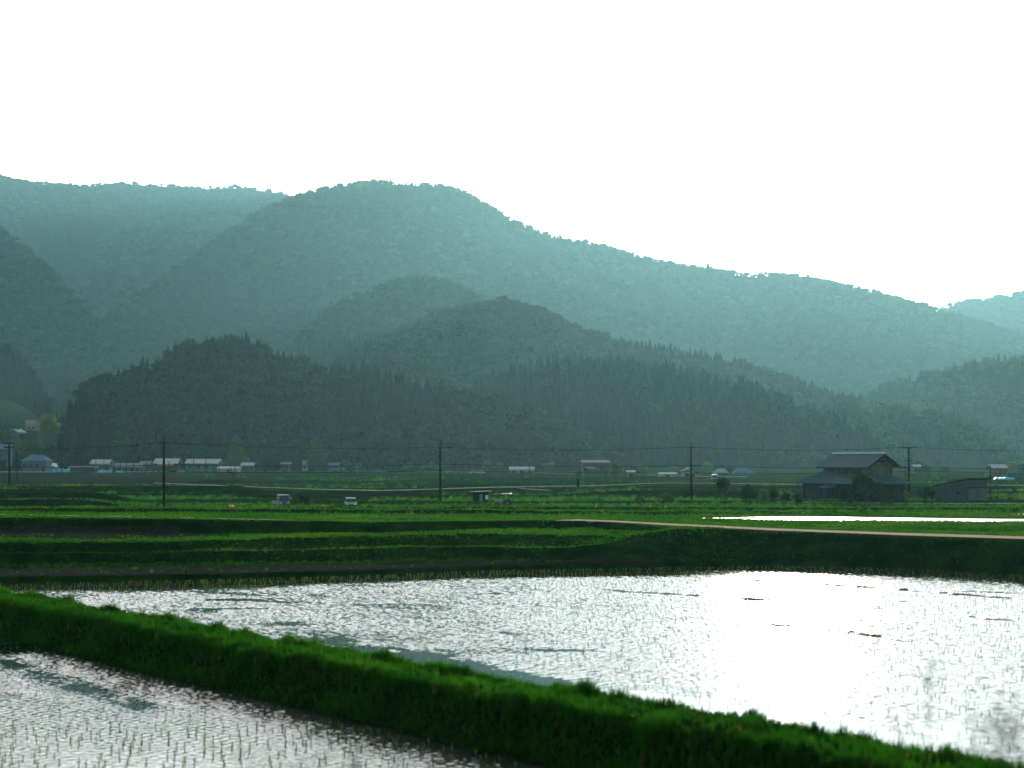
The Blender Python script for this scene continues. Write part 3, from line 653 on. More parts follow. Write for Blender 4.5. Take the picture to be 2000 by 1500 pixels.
# terraces and fields
def field_tufts(n, p0, p1, y0, y1, seed, h0, h1, excl):
    r = np.random.default_rng(seed)
    Y = 1/(1/y1+(1/y0-1/y1)*r.random(n)); px = p0+(p1-p0)*r.random(n); X = (px-1000)/F*Y
    e = excl(px, X, Y); Y = Y[~e]; X = X[~e]; n = len(X)
    Z = gz(X, Y); hh = (h0+(h1-h0)*r.random(n)**2)*(.35+1.3*fbm(X*.25, Y*.5, seed+1, 3))
    d_ = .3+.004*Y; sl = (gz(X, Y+d_)-gz(X, Y-d_))/(2*d_)
    keep = r.random(n) < np.where(sl > .12, np.where(Y > 150, .07, .5), 1.); hh *= np.where(sl > .12, .64, 1.)
    X, Y, Z, hh = X[keep], Y[keep], Z[keep], hh[keep]; n = len(X)
    return np.stack([X,Y,Z-.02],-1), np.stack([hh*1.3, hh*1.3, hh], -1), r.random(n)*6.283, r.integers(0, 4, n)
def ex1(px, X, Y):
    e = Y < np.interp(px, C, Y1)+.45
    ry = np.interp(px, C, Yroad); rw = np.interp(px, C, RW)
    e |= (Y > ry-1.1+1.1*vnoise(X*.9, X*0, 8)*np.where(px < 1000, 1.4, 1.)) & (Y < ry+rw+.1*vnoise(X*1.3, X*0, 9))
    a0 = np.interp(px, C[:6], R[3][0][:6]); a1 = np.interp(px, C[:6], R[4][0][:6])
    e |= (Y > a0) & (Y < a1-.1) & (px < 1290) & (np.random.default_rng(5).random(len(px)) > .03)
    b0 = np.interp(px, C, R[9][0])+.6; b1 = np.interp(px, C, R[10][0])-.1
    e |= (Y > b0) & (Y < b1) & (px < 450) & (np.random.default_rng(6).random(len(px)) > .04)
    e |= inpoly(X, Y, PC) | inpoly(X, Y, PD)
    return e
A = [field_tufts(120000, -150, 2150, 69, 128, 301, .06, .22, ex1), field_tufts(45000, -150, 2150, 126, 205, 302, .10, .42, ex1)]
scatter('grass', *[np.concatenate(q) for q in zip(*A)], CF, 'rough green grass on the terraces and field edges beyond the big paddy', 'grass')
def exfar(px, X, Y):
    e = (px < 520) & (Y > 345) & (Y < 480)
    n = fbm(X*.03, Y*.10, 77, 3)
    return e | (n < .54)
scatter('grass', *field_tufts(42000, -150, 2150, 205, 640, 303, .2, .8, exfar), CF, 'patchy grass and crops on the hazy valley floor around the village', 'grass')
# ------------------------------------------------------------------ farmhouse, shed, hut
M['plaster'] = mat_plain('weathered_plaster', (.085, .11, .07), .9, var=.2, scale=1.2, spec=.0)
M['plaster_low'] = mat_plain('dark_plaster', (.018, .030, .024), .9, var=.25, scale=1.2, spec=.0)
M['darkwood'] = mat_plain('dark_wood', (.015, .020, .017), .8, spec=.0)
M['tile'] = mat_plain('grey_tile', (.040, .092, .105), .5, var=.2, scale=4, spec=.25)
M['glint_ridge_tile'] = mat_plain('glint_ridge_tile', (.42, .42, .40), .25, var=.15, spec=.7)  # pale colour paints in the sun glint along the ridge
M['glass'] = mat_plain('window_glass', (.02, .026, .03), .12, var=.1, spec=.5)
M['frame'] = mat_plain('window_frame', (.036, .052, .047), .7, spec=.0)
M['shedwall'] = mat_plain('shed_sheet', (.052, .085, .078), .8, var=.12, scale=1.5, spec=.0)
M['sheddoor'] = mat_plain('shed_door', (.070, .11, .107), .8, var=.1, spec=.0)
M['darkmetal'] = mat_plain('dark_metal', (.016, .022, .020), .8, spec=.0)
M['concrete'] = mat_plain('concrete', (.17, .17, .16), .9, spec=.0)

def window(parent, c, u, n, w, h, bars=1, name='window'):
    """window centred at c; u = unit vector along the wall, n = outward normal (both local)"""
    c = Vector(c); u = Vector(u); n = Vector(n); up = Vector((0,0,1))
    def bx(mb, a0, a1, b0, b1, d0, d1):
        vs = [c+u*a+up*b+n*d for d in (d0, d1) for a, b in ((a0,b0),(a1,b0),(a1,b1),(a0,b1))]
        mb.add(vs, [(0,1,2,3),(4,5,6,7),(0,1,5,4),(1,2,6,5),(2,3,7,6),(3,0,4,7)])
    f = MB(); t_ = .07
    bx(f, -w/2, -w/2+t_, -h/2, h/2, .01, .09); bx(f, w/2-t_, w/2, -h/2, h/2, .01, .09)
    bx(f, -w/2+t_, w/2-t_, h/2-t_, h/2, .01, .09); bx(f, -w/2+t_, w/2-t_, -h/2, -h/2+t_, .01, .09)
    for k in range(bars):
        x = -w/2+w*(k+1)/(bars+1); bx(f, x-.03, x+.03, -h/2+t_, h/2-t_, .012, .085)
    fo = f.build(name, M['frame'], parent)
    g = MB(); bx(g, -w/2+t_, w/2-t_, -h/2+t_, h/2-t_, .015, .045); g.build('pane', M['glass'], fo)
    return fo

def tiled_slope(mb, a, b, c, d, pitch=.46, h=.10):
    """ribbed roof slope: a-b along the eave, d-c along the ridge"""
    a, b, c, d = map(Vector, (a, b, c, d)); n = max(2, int((b-a).length/pitch)); nn = (b-a).cross(d-a).normalized()
    if nn.z < 0: nn = -nn
    lo = []; hi = []
    for i in range(n*4+1):
        f = i/(n*4); o = nn*(h*(.5+.5*math.cos(2*math.pi*i/4)))
        lo.append(a+(b-a)*f+o); hi.append(d+(c-d)*f+o)
    vs = lo+hi; m_ = len(lo)
    mb.add(vs, [(i, i+1, m_+i+1, m_+i) for i in range(m_-1)])
    t_ = nn*-.14
    mb.add([a+t_, b+t_, c+t_, d+t_], [(3,2,1,0)])
    for p_, q_ in ((a,b),(b,c),(c,d),(d,a)): mb.add([p_+nn*.0, q_+nn*.0, q_+t_, p_+t_], [(0,1,2,3)])

HX, HY = P(1676, 0, 219)[0], 219.0
HZ0 = float(gz(HX, HY))-.1; HB = -.12            # the yard is level with the lane in front of it
house = empty('farmhouse', (HX, HY, HB), math.radians(38))
tag(house, 'two storey farmhouse with dark tiled gable roof standing at the edge of the fields', 'house')
w_ = MB(); X0, X1, YA, YB, H1 = -5.65, 4.15, -5.3, 6.1, 2.75
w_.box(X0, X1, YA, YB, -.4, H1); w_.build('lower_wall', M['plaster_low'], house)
W2, L2, H2, HR = 3.15, 4.1, 5.25, 7.15
u_ = MB(); u_.box(-W2, W2, -L2, L2, H1+.004, H2)
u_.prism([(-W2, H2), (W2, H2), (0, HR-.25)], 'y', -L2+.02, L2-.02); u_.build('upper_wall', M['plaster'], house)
# lower roof: a skirt round the upper storey, deeper on the left
o_ = .75; ez = 2.72; tz = 3.75
rf = MB()
E = [(X0-o_, YA-o_, ez), (X1+o_, YA-o_, ez), (X1+o_, YB+o_, ez), (X0-o_, YB+o_, ez)]
T_ = [(-W2, -L2, tz), (W2, -L2, tz), (W2, L2, tz), (-W2, L2, tz+.55)]
T_[0] = (-W2, -L2, tz+.05); T_[3] = (-W2, L2, tz+.75)
for i in range(4):
    j = (i+1) % 4; tiled_slope(rf, E[i], E[j], T_[j], T_[i])
rf.build('lower_roof', M['tile'], house)
# main gable roof
ro = MB(); RX, RL, RE = 4.0, 4.95, 5.12
tiled_slope(ro, (-RX, -RL, RE), (-RX, RL, RE), (0, RL, HR), (0, -RL, HR)); tiled_slope(ro, (RX, RL, RE), (RX, -RL, RE), (0, -RL, HR), (0, RL, HR))
roof = ro.build('roof', M['tile'], house)
MB().box(-.16, .16, -RL-.05, RL+.05, HR-.02, HR+.26).build('ridge', M['glint_ridge_tile'], roof, bevel=.06)
bb = MB()
for s_ in (-1, 1):
    bb.add([(s_*RX, -RL-.03, RE-.02), (0, -RL-.03, HR-.02), (0, -RL-.03, HR-.30), (s_*RX, -RL-.03, RE-.28)], [(0,1,2,3)])
    bb.add([(s_*RX, -RL+.02, RE-.02), (0, -RL+.02, HR-.02), (0, -RL+.02, HR-.30), (s_*RX, -RL+.02, RE-.28)], [(3,2,1,0)])
    bb.add([(s_*RX, -RL-.03, RE-.28), (0, -RL-.03, HR-.30), (0, -RL+.02, HR-.30), (s_*RX, -RL+.02, RE-.28)], [(0,1,2,3)])
bb.build('bargeboard', M['darkwood'], roof)
for yq, wq in ((2.7, 1.5), (.6, 1.4), (-2.2, 1.8)): window(house, (-W2, yq, 4.42), (0,-1,0), (-1,0,0), wq, 1.05)
for xq, wq in ((-1.5, 1.8), (1.6, 1.6)): window(house, (xq, -L2, 4.42), (1,0,0), (0,-1,0), wq, 1.05)
for yq, wq, hq in ((4.4, 1.7, 1.9), (2.2, 1.7, 1.9), (-3.6, 1.5, 1.2)): window(house, (X0, yq, 1.25), (0,-1,0), (-1,0,0), wq, hq)
for xq, wq, hq in ((-3.6, 1.6, 1.2), (-.6, 1.7, 1.8), (2.6, 1.2, 1.1)): window(house, (xq, YA, 1.3), (1,0,0), (0,-1,0), wq, hq)
# porch on the left face
pr = MB(); tiled_slope(pr, (X0-1.6, -.9, 2.15), (X0-1.6, 1.5, 2.15), (X0-.02, 1.5, 2.5), (X0-.02, -.9, 2.5)); pc = pr.build('porch_roof', M['tile'], house)
for yq in (-.75, 1.35): MB().box(X0-1.5, X0-1.38, yq-.06, yq+.06, -.3, 2.08).build('post', M['darkwood'], pc)
dr = MB(); dr.box(X0-.06, X0-.012, -.6, 1.2, -.1, 1.95); dr.build('door', M['darkwood'], house)
vg = MB()
vg.box(-.9, .9, -L2-.10, -L2-.02, 5.95, 6.15)
vg.build('gable_vent', M['darkwood'], house)

# shed: mono-pitch roof falling to the back
SX, SY = P(1880, 0, 214)[0], 212.0
shed = empty('shed', (SX, SY, -.15), math.radians(41))
tag(shed, 'grey sheet metal shed with sloping roof and double sliding doors beside the farmhouse', 'shed')
b = MB(); dw, dd_ = 5.6, 5.2
b.add([(0,0,-.3),(dw,0,-.3),(dw,dd_,-.3),(0,dd_,-.3),(0,0,3.5),(dw,0,3.5),(dw,dd_,2.55),(0,dd_,2.55)], [(0,3,2,1),(4,5,6,7),(0,1,5,4),(1,2,6,5),(2,3,7,6),(3,0,4,7)])
b.build('wall', M['shedwall'], shed)
b = MB(); q_ = .3
b.add([(-q_,-.55,3.54+.1),(dw+q_+.2,-.55,3.54+.1),(dw+q_+.2,dd_+.4,2.50),(-q_,dd_+.4,2.50),(-q_,-.55,3.44),(dw+q_+.2,-.55,3.44),(dw+q_+.2,dd_+.4,2.30),(-q_,dd_+.4,2.30)],
      [(0,1,2,3),(7,6,5,4),(0,4,5,1),(1,5,6,2),(2,6,7,3),(3,7,4,0)]); b.build('roof', M['darkmetal'], shed)
for x_ in (.35, 2.95):
    d_ = MB(); d_.box(x_, x_+2.45, -.11, -.02, -.2, 2.05)
    for k in range(8): d_.box(x_+.1+k*.3, x_+.16+k*.3, -.125, -.112, -.15, 2.0)
    do = d_.build('sliding_door', M['sheddoor'], shed); MB().box(x_+2.2, x_+2.26, -.15, -.127, .9, 1.15).build('handle', M['darkmetal'], do)
MB().box(.1, 5.5, -.16, -.02, 2.08, 2.2).build('door_rail', M['darkmetal'], shed)
MB().box(-.12, -.01, 1.3, 1.55, 1.2, 1.6).build('meter_box', M['darkmetal'], shed)

# pump hut
X_, Y_, Z_ = P(939, 0, 207); hut = empty('hut', (X_, 207, float(gz(X_, 207))-.05), math.radians(8))
tag(hut, 'small dark flat roofed hut with a teal door among the fields', 'hut')
b = MB(); b.box(-1.1, 1.05, -.9, .9, -.6, 1.62); b.build('wall', M['darkmetal'], hut)
b = MB(); b.add([(-1.45,-1.2,1.63),(1.5,-1.2,1.72),(1.5,1.2,1.72),(-1.45,1.2,1.63),(-1.45,-1.2,1.73),(1.5,-1.2,1.84),(1.5,1.2,1.84),(-1.45,1.2,1.73)], [(3,2,1,0),(4,5,6,7),(0,1,5,4),(1,2,6,5),(2,3,7,6),(3,0,4,7)]); b.build('roof', mat_plain('hut_roof', (.03,.03,.03), .8, spec=.05), hut)
MB().box(-.3, .15, -.96, -.905, -.4, 1.4).build('door', mat_plain('teal_paint', (.03, .22, .20), .6, spec=.1), hut)
MB().box(.55, .95, -.965, -.905, .65, 1.25).build('notice_board', mat_plain('white_board', (.75, .74, .68), .6, spec=.1), hut)
MB().box(1.32, 1.40, -1.1, -1.0, -.6, 1.62).build('post', M['darkwood'], hut)

# low wall along the lane before the farmhouse
wl = strip('lane', [(1520,205.5),(1700,203.5),(1850,203),(2100,202)], [(1520,209),(1700,207),(1850,206),(2100,205.5)], M['tarmac'], .08, 160, 3, even=31)
# ------------------------------------------------------------------ utility poles and cables
M['pole'] = mat_plain('pole_concrete', (.008, .014, .012), .9, spec=.0)
M['insul'] = mat_plain('insulator', (.03, .035, .035), .7, spec=.0)
M['cable'] = mat_plain('cable', (.004, .007, .006), .9, spec=.0)
POLES = {}
def utility_pole(px, Y, top, label, arms=(), spike=.9, zb=None, lean=0., r=.15):
    x = (px-1000)/F*Y; zt = H-(top-HZ)/F*Y; z0 = float(gz(x, Y))-.5 if zb is None else zb
    o = empty('utility_pole', (x, Y, z0)); tag(o, label, 'utility pole', 'utility poles across the fields')
    h = zt-z0
    MB().tube([(0,0,0),(lean*.5,0,h*.5),(lean,0,h)], [r*1.15, r, r*.8], 10).build('pole_shaft', M['pole'], o, True)
    if spike: 
        s_ = MB(); s_.tube([(lean,0,h-.6),(lean,0,h+spike)], .035, 6); s_.tube([(lean-.16,0,h+spike*.4),(lean+.16,0,h+spike*.4)], .03, 6); s_.build('top_spike', M['pole'], o)
    for dz, w, ins in arms:
        a = MB().box(lean-w, lean+w, -r-.1, -r+.02, h-dz-.06*(r/.15)**1.6, h-dz+.06*(r/.15)**1.6).build('cross_arm', M['pole'], o)
        for k in range(ins):
            xx = lean-w+.12+(2*w-.24)*k/max(1, ins-1)
            MB().tube([(xx,-r-.04,h-dz+.062),(xx,-r-.04,h-dz+.14),(xx,-r-.04,h-dz+.26)], [.05,.08,.04], 8).build('insulator', M['insul'], a)
    for k in range(6):
        MB().tube([(lean*.3-r-.14,0,1.9+k*.55),(lean*.3+r+.14,0,1.9+k*.55)], .018, 5) if False else None
    POLES[px] = (x, Y, zt, z0); return o
utility_pole(320, 186, 862, 'tall slim utility pole left of the kei truck, nearest of all the poles', arms=((.25,.35,2),), r=.17)
utility_pole(860, 212, 873, 'utility pole standing just left of the small dark hut', arms=((.2,.3,2),), spike=.95, r=.18)
p3 = utility_pole(1350, 212, 872, 'utility pole at the middle right with a short dark box below its wires', arms=((.2,.3,2),), spike=.9, r=.18)
p4 = utility_pole(1775, 228, 872, 'utility pole with a wide cross arm between the farmhouse and the shed', arms=((.2,1.08,3),(2.35,.42,2)), spike=1.0, r=.19)
p0 = utility_pole(18, 350, 863, 'thick utility pole with two stacked cross arms at the left edge', arms=((.35,1.2,4),(1.35,1.2,4)), spike=0, r=.26)
utility_pole(33, 400, 881, 'plain dark utility pole just right of the thick one at the left edge', arms=((.3,.4,2),), spike=0, r=.2)
utility_pole(1934, 226, 908, 'short bare pole behind the right end of the shed', spike=0, r=.1)
def box_on(o, x, z, w, h, name='junction_box', d=.3):
    MB().box(x-w/2, x+w/2, -d-.15, -.15, z-h/2, z+h/2).build(name, M['darkmetal'], o, bevel=.03)
box_on(p3, .62, H-(923.5-HZ)/F*212-p3.location.z, .5, .22)
box_on(p3, .0, H-(945-HZ)/F*212-p3.location.z, .36, .9, 'meter_box')
box_on(p4, -.75, H-(914-HZ)/F*228-p4.location.z, .8, .14)
def cable(a, b, sag, label, r=.030, n=28):
    a = Vector(a); b = Vector(b)
    pts = [a+(b-a)*(i/n)-Vector((0,0,sag*4*(i/n)*(1-i/n))) for i in range(n+1)]
    o = MB().tube(pts, r, 6).build('overhead_cable', M['cable'], smooth=True); tag(o, label, 'cable', 'overhead cables between the poles')
def at(px, py, Y): return P(px, py, Y)
spans = [((-420, 880, 480), (18, 877, 350), 'past the left edge of the photo to the thick left pole'), ((18, 877, 350), (320, 864, 186), 'from the thick left pole to the tall slim pole'),
         ((320, 864, 186), (860, 873, 212), 'from the tall slim pole to the pole by the hut'), ((860, 873, 212), (1350, 873, 212), 'from the pole by the hut to the middle right pole'),
         ((1350, 873, 212), (1762, 874, 228), 'from the middle right pole over the farmhouse roof'), ((1788, 874, 228), (2300, 878, 228), 'from the cross arm pole past the right edge of the photo')]
for a, b, t_ in spans: cable(at(*a), at(*b), .45, 'topmost dark cable '+t_, .042)
low = [((320, 907, 186), (860, 906, 212), 'the tall slim pole', 'the pole by the hut'), ((860, 906, 212), (1350, 909, 212), 'the pole by the hut', 'the middle right pole'), ((1350, 909, 212), (1775, 912, 228), 'the middle right pole', 'the cross arm pole'),
       ((1775, 912, 228), (2300, 914, 228), 'the cross arm pole', 'beyond the right edge of the photo'), ((18, 912, 350), (320, 907, 186), 'the thick left pole', 'the tall slim pole')]
for a, b, n0, n1 in low: cable(at(*a), at(*b), .28, 'middle cable sagging between %s and %s' % (n0, n1), .046)
low2 = [((320, 921, 186), (860, 919, 212), 'the tall slim pole', 'the pole by the hut'), ((860, 919, 212), (1350, 921, 212), 'the pole by the hut', 'the middle right pole'), ((1360, 923.5, 212), (1768, 920, 228), 'the middle right pole', 'the cross arm pole'),
        ((1775, 919, 228), (2300, 928, 228), 'the cross arm pole', 'beyond the right edge of the photo')]
for a, b, n0, n1 in low2: cable(at(*a), at(*b), .2, 'lowest cable strung between %s and %s' % (n0, n1), .046)

# lamp beside the farmhouse
x, Y = (1768-1000)/F*224, 224; lamp = empty('street_lamp', (x, Y, float(gz(x, Y))-.2)); tag(lamp, 'slim lamp post with a flat head beside the right corner of the farmhouse', 'street lamp')
hl = H-(921-HZ)/F*Y-lamp.location.z
MB().tube([(0,0,0),(0,0,hl-.05)], .06, 8).build('post', M['darkmetal'], lamp, True)
MB().tube([(0,0,hl-.32),(0,0,hl-.06)], .12, 10).build('lamp_glass', M['insul'], lamp, True)
MB().tube([(0,0,hl-.055),(0,0,hl),(0,0,hl+.10)], [.34,.32,.05], 12).build('lamp_head', M['darkmetal'], lamp, True)
# post with a rolled dark cover
x, Y = (1129-1000)/F*196, 196; o = empty('post', (x, Y, float(gz(x, Y))-.3)); tag(o, 'slim dark post with a thick dark cylinder at its top, right of the tractor', 'post')
hl = H-(935-HZ)/F*Y-o.location.z
MB().tube([(0,0,0),(0,0,hl-1.05)], .045, 8).build('post_shaft', M['darkmetal'], o, True)
MB().tube([(0,0,hl-1.12),(0,0,hl-1.06),(0,0,hl-.05),(0,0,hl)], [.08,.17,.16,.10], 12).build('cover', M['cable'], o, True)

# ------------------------------------------------------------------ vehicles
M['white_paint'] = mat_plain('white_paint', (.22, .26, .27), .4, var=.05, spec=.35)
M['blue_paint'] = mat_plain('blue_white_paint', (.050, .115, .145), .45, var=.05, spec=.35)
M['tyre'] = mat_plain('tyre_rubber', (.02, .02, .02), .9, spec=.0)
M['lampglass'] = mat_plain('lamp_glass', (.6, .6, .55), .2, var=.02, spec=.5)
M['chrome'] = mat_plain('bright_metal', (.12, .13, .13), .5, .6, var=.05)
def wheel(parent, x, y, r, w):
    o = MB().tube([(x-w/2,y,r),(x-w/2+.03,y,r),(x+w/2-.03,y,r),(x+w/2,y,r)], [r*.9,r,r,r*.9], 18).build('wheel', M['tyre'], parent, True)
    MB().tube([(x-w/2-.012,y,r),(x+w/2+.012,y,r)], r*.55, 14).build('rim', M['chrome'], o, True)
def on_ground(px, Y, dz=0.):
    x = (px-1000)/F*Y; return (x, Y, float(gz(x, Y))+dz)
# kei truck, cab towards the camera, bed trailing back to the right
tr = empty('kei_truck', on_ground(549, 184, .05), math.radians(24)); tag(tr, 'pale blue white kei truck parked in the grass with its flat bed to the right', 'truck')
b = MB(); b.prism([(-1.65,.42),(-1.65,.95),(-1.45,1.72),(-.55,1.78),(-.50,.42)], 'x', -.7, .7); b.build('cab', M['blue_paint'], tr, bevel=.05)
b = MB(); b.add([(-.6,-1.655,1.0),(.6,-1.655,1.0),(.55,-1.475,1.63),(-.55,-1.475,1.63),(-.6,-1.675,1.0),(.6,-1.675,1.0),(.55,-1.495,1.63),(-.55,-1.495,1.63)], [(3,2,1,0),(4,5,6,7),(0,1,5,4),(1,2,6,5),(2,3,7,6),(3,0,4,7)]); b.build('windscreen', M['glass'], tr)
for s_ in (-1, 1):
    MB().box(s_*.701-.006*(s_<0), s_*.701+.006*(s_>0)+.001, -1.3, -.7, 1.08, 1.58).build('side_window', M['glass'], tr)
    MB().box(s_*.5-.13, s_*.5+.13, -1.685, -1.652, .66, .82).build('headlight', M['lampglass'], tr)
    MB().box(s_*.86-.07, s_*.86+.07, -1.62, -1.55, 1.22, 1.48).build('mirror', M['white_paint'], tr, bevel=.02)
    wheel(tr, s_*.58, -1.15, .26, .15); wheel(tr, s_*.58, 1.0, .26, .15)
b = MB(); b.box(-.72,.72,-.46,1.68,.55,.62); b.box(-.72,-.68,-.46,1.68,.622,.92); b.box(.68,.72,-.46,1.68,.622,.92); b.box(-.678,.678,1.64,1.68,.622,.92); b.build('cargo_bed', M['blue_paint'], tr)
b = MB(); [b.tube([(x,-.42,.63),(x,-.42,1.78)], .03, 6) for x in (-.62, 0, .62)]; b.tube([(-.66,-.42,1.78),(.66,-.42,1.78)], .03, 6); b.build('headboard', M['darkmetal'], tr)
# small car nose-on
ca = empty('parked_car', on_ground(685, 184, -.08), math.radians(8)); tag(ca, 'small white roofed car half hidden behind tall grass, right of the truck', 'car')
b = MB(); b.prism([(-1.68,.3),(-1.7,.72),(-1.0,.92),(1.55,.95),(1.68,.7),(1.66,.3)], 'x', -.72, .72); b.build('body', M['blue_paint'], ca, bevel=.06)
b = MB(); b.prism([(-1.02,.923),(-.48,1.36),(1.1,1.38),(1.5,.953)], 'x', -.64, .64); cb = b.build('cabin', M['glass'], ca, bevel=.05)
b = MB(); b.prism([(-.5,1.362),(-.40,1.43),(1.05,1.45),(1.15,1.382)], 'x', -.62, .62); b.build('roof', M['white_paint'], ca, bevel=.03)
for s_ in (-1, 1):
    MB().box(s_*.52-.15, s_*.52+.15, -1.73, -1.68, .58, .72).build('headlight', M['lampglass'], ca)
    wheel(ca, s_*.66, -1.1, .28, .17); wheel(ca, s_*.66, 1.1, .28, .17)
# canopied tractor
tc = empty('tractor', on_ground(984, 192, -.02), math.radians(-8)); tag(tc, 'small tractor with pale canopy roof and low pale bonnet pointing left, by the hut', 'tractor')
b = MB(); b.prism([(-1.22,.55),(-1.24,.78),(-1.1,.92),(-.15,1.0),(-.1,.5)], 'y', -.28, .28); b.build('bonnet', mat_plain('bonnet_highlight_grey', (.26, .22, .20), .4, var=.1, spec=.4), tc, bevel=.05)  # pale grey colour holds the bright highlights of the bonnet
b = MB(); b.box(-.15, .75, -.32, .32, .38, .62); b.box(.3, .62, -.24, .24, .622, .8); b.box(.56, .66, -.24, .24, .802, 1.15); b.build('seat_deck', M['darkmetal'], tc)
b = MB(); b.prism([(-.38,1.66),(-.33,1.76),(.95,1.78),(1.0,1.68)], 'y', -.58, .58); cn = b.build('canopy', mat_plain('canopy_white', (.55, .56, .54), .5, spec=.3), tc, bevel=.04)
for x_ in (-.12, .8):
    for y_ in (-.42, .42): MB().tube([(x_, y_, .5),(x_, y_, 1.67)], .025, 6).build('canopy_post', M['darkmetal'], cn)
st = MB(); st.tube([(-.12,0,1.0),(.12,0,1.12)], .02, 6); st.tube([(.1,-.18,1.1),(.14,0,1.14),(.1,.18,1.1)], .02, 6); st.build('steering_wheel', M['darkmetal'], tc)
def twheel(x, y, r, w):
    o = MB().tube([(x,y-w/2,r),(x,y-w/2+.04,r),(x,y+w/2-.04,r),(x,y+w/2,r)], [r*.88,r,r,r*.88], 18).build('wheel', M['tyre'], tc, True)
    MB().tube([(x,y-w/2-.012,r),(x,y+w/2+.012,r)], r*.5, 12).build('rim', M['chrome'], o, True)
for y_ in (-.45, .45): twheel(-.85, y_, .3, .16); twheel(.55, y_*1.1, .47, .26)
# small odds and ends in the fields
b = MB(); b.tube([(0,0,0),(0,0,.05),(0,0,.30),(0,0,.42)], [.30,.34,.30,.22], 14); b.tube([(-.28,0,.36),(-.2,0,.5),(.2,0,.5),(.28,0,.36)], .02, 5)
o = b.build('tub', mat_plain('orange_plastic', (.75, .16, .02), .5, spec=.3), smooth=True); o.location = on_ground(452, 170, .12); tag(o, 'small bright orange tub lying in the grass left of the truck', 'tub')
# egret
eg = MB(); eg.tube([(-.22,0,.34),(-.12,0,.36),(.0,0,.40),(.12,0,.44),(.17,0,.52),(.15,0,.62),(.18,0,.70),(.22,0,.72)], [.02,.08,.11,.08,.035,.025,.03,.012], 8); eg.tube([(.22,0,.72),(.34,0,.70)], [.012,.003], 5)
eo = eg.build('egret', mat_plain('white_feathers', (.85, .85, .82), .8, spec=.0), smooth=True); eo.location = on_ground(1571, 126.5, -.02); eo.rotation_euler.z = math.radians(160); eo.scale = (.62, .62, .62); tag(eo, 'small white wading bird standing on the far bund of the flooded strip at right', 'bird')
lg = MB(); [lg.tube([(0,y_,.36),(-.02,y_,.18),(0,y_,0)], .012, 5) for y_ in (-.03,.03)]; lg.build('leg', M['darkmetal'], eo)
# ------------------------------------------------------------------ the village
def pm(name, c, rough=.7, spec=.1, metal=0.): return mat_plain(name, c, rough, metal, var=.12, scale=.6, spec=spec)
WALLS = dict(grey=pm('grey_wall', (0.088,0.094,0.094)), blue=pm('blue_wall', (0.055,0.094,0.121)), teal=pm('teal_wall', (0.044,0.094,0.099)), dark=pm('dark_wall', (0.025,0.028,0.028)), pale=pm('pale_wall', (0.198,0.220,0.231)), brown=pm('brown_wall', (0.066,0.050,0.039)), skyblue=pm('light_blue_wall', (0.187,0.253,0.286)))
ROOFS = dict(white=pm('white_sheet_roof', (0.384,0.384,0.372), .8, .0), grey=pm('grey_roof', (0.186,0.192,0.192), .8, .0), blue=pm('blue_roof', (0.081,0.149,0.205), .8, .0), dark=pm('dark_roof', (0.037,0.040,0.043), .6, .2), pink=pm('faded_red_roof', (0.211,0.136,0.124), .7, .1), silver=pm('silver_roof', (0.310,0.347,0.372), .8, .0))
def Yground(px, py):
    Y = np.linspace(120, 1000, 3000); x = (px-1000)/F*Y; zz = gz(x, Y)
    d = HZ+(H-zz)/Y*F-py
    k = np.where(d <= 0)[0]; return float(Y[k[0]]) if len(k) else 900.
def on_hill(h, px, py):
    i = int(np.argmin(np.abs(h['px']-px))); Yc, Zc = h['Y'][i,:56], h['Z'][i,:56]; pr = HZ-(Zc-H)/Yc*F
    k = np.where(pr <= py)[0]; j = int(k[0]) if len(k) else 55
    return float(Yc[j])
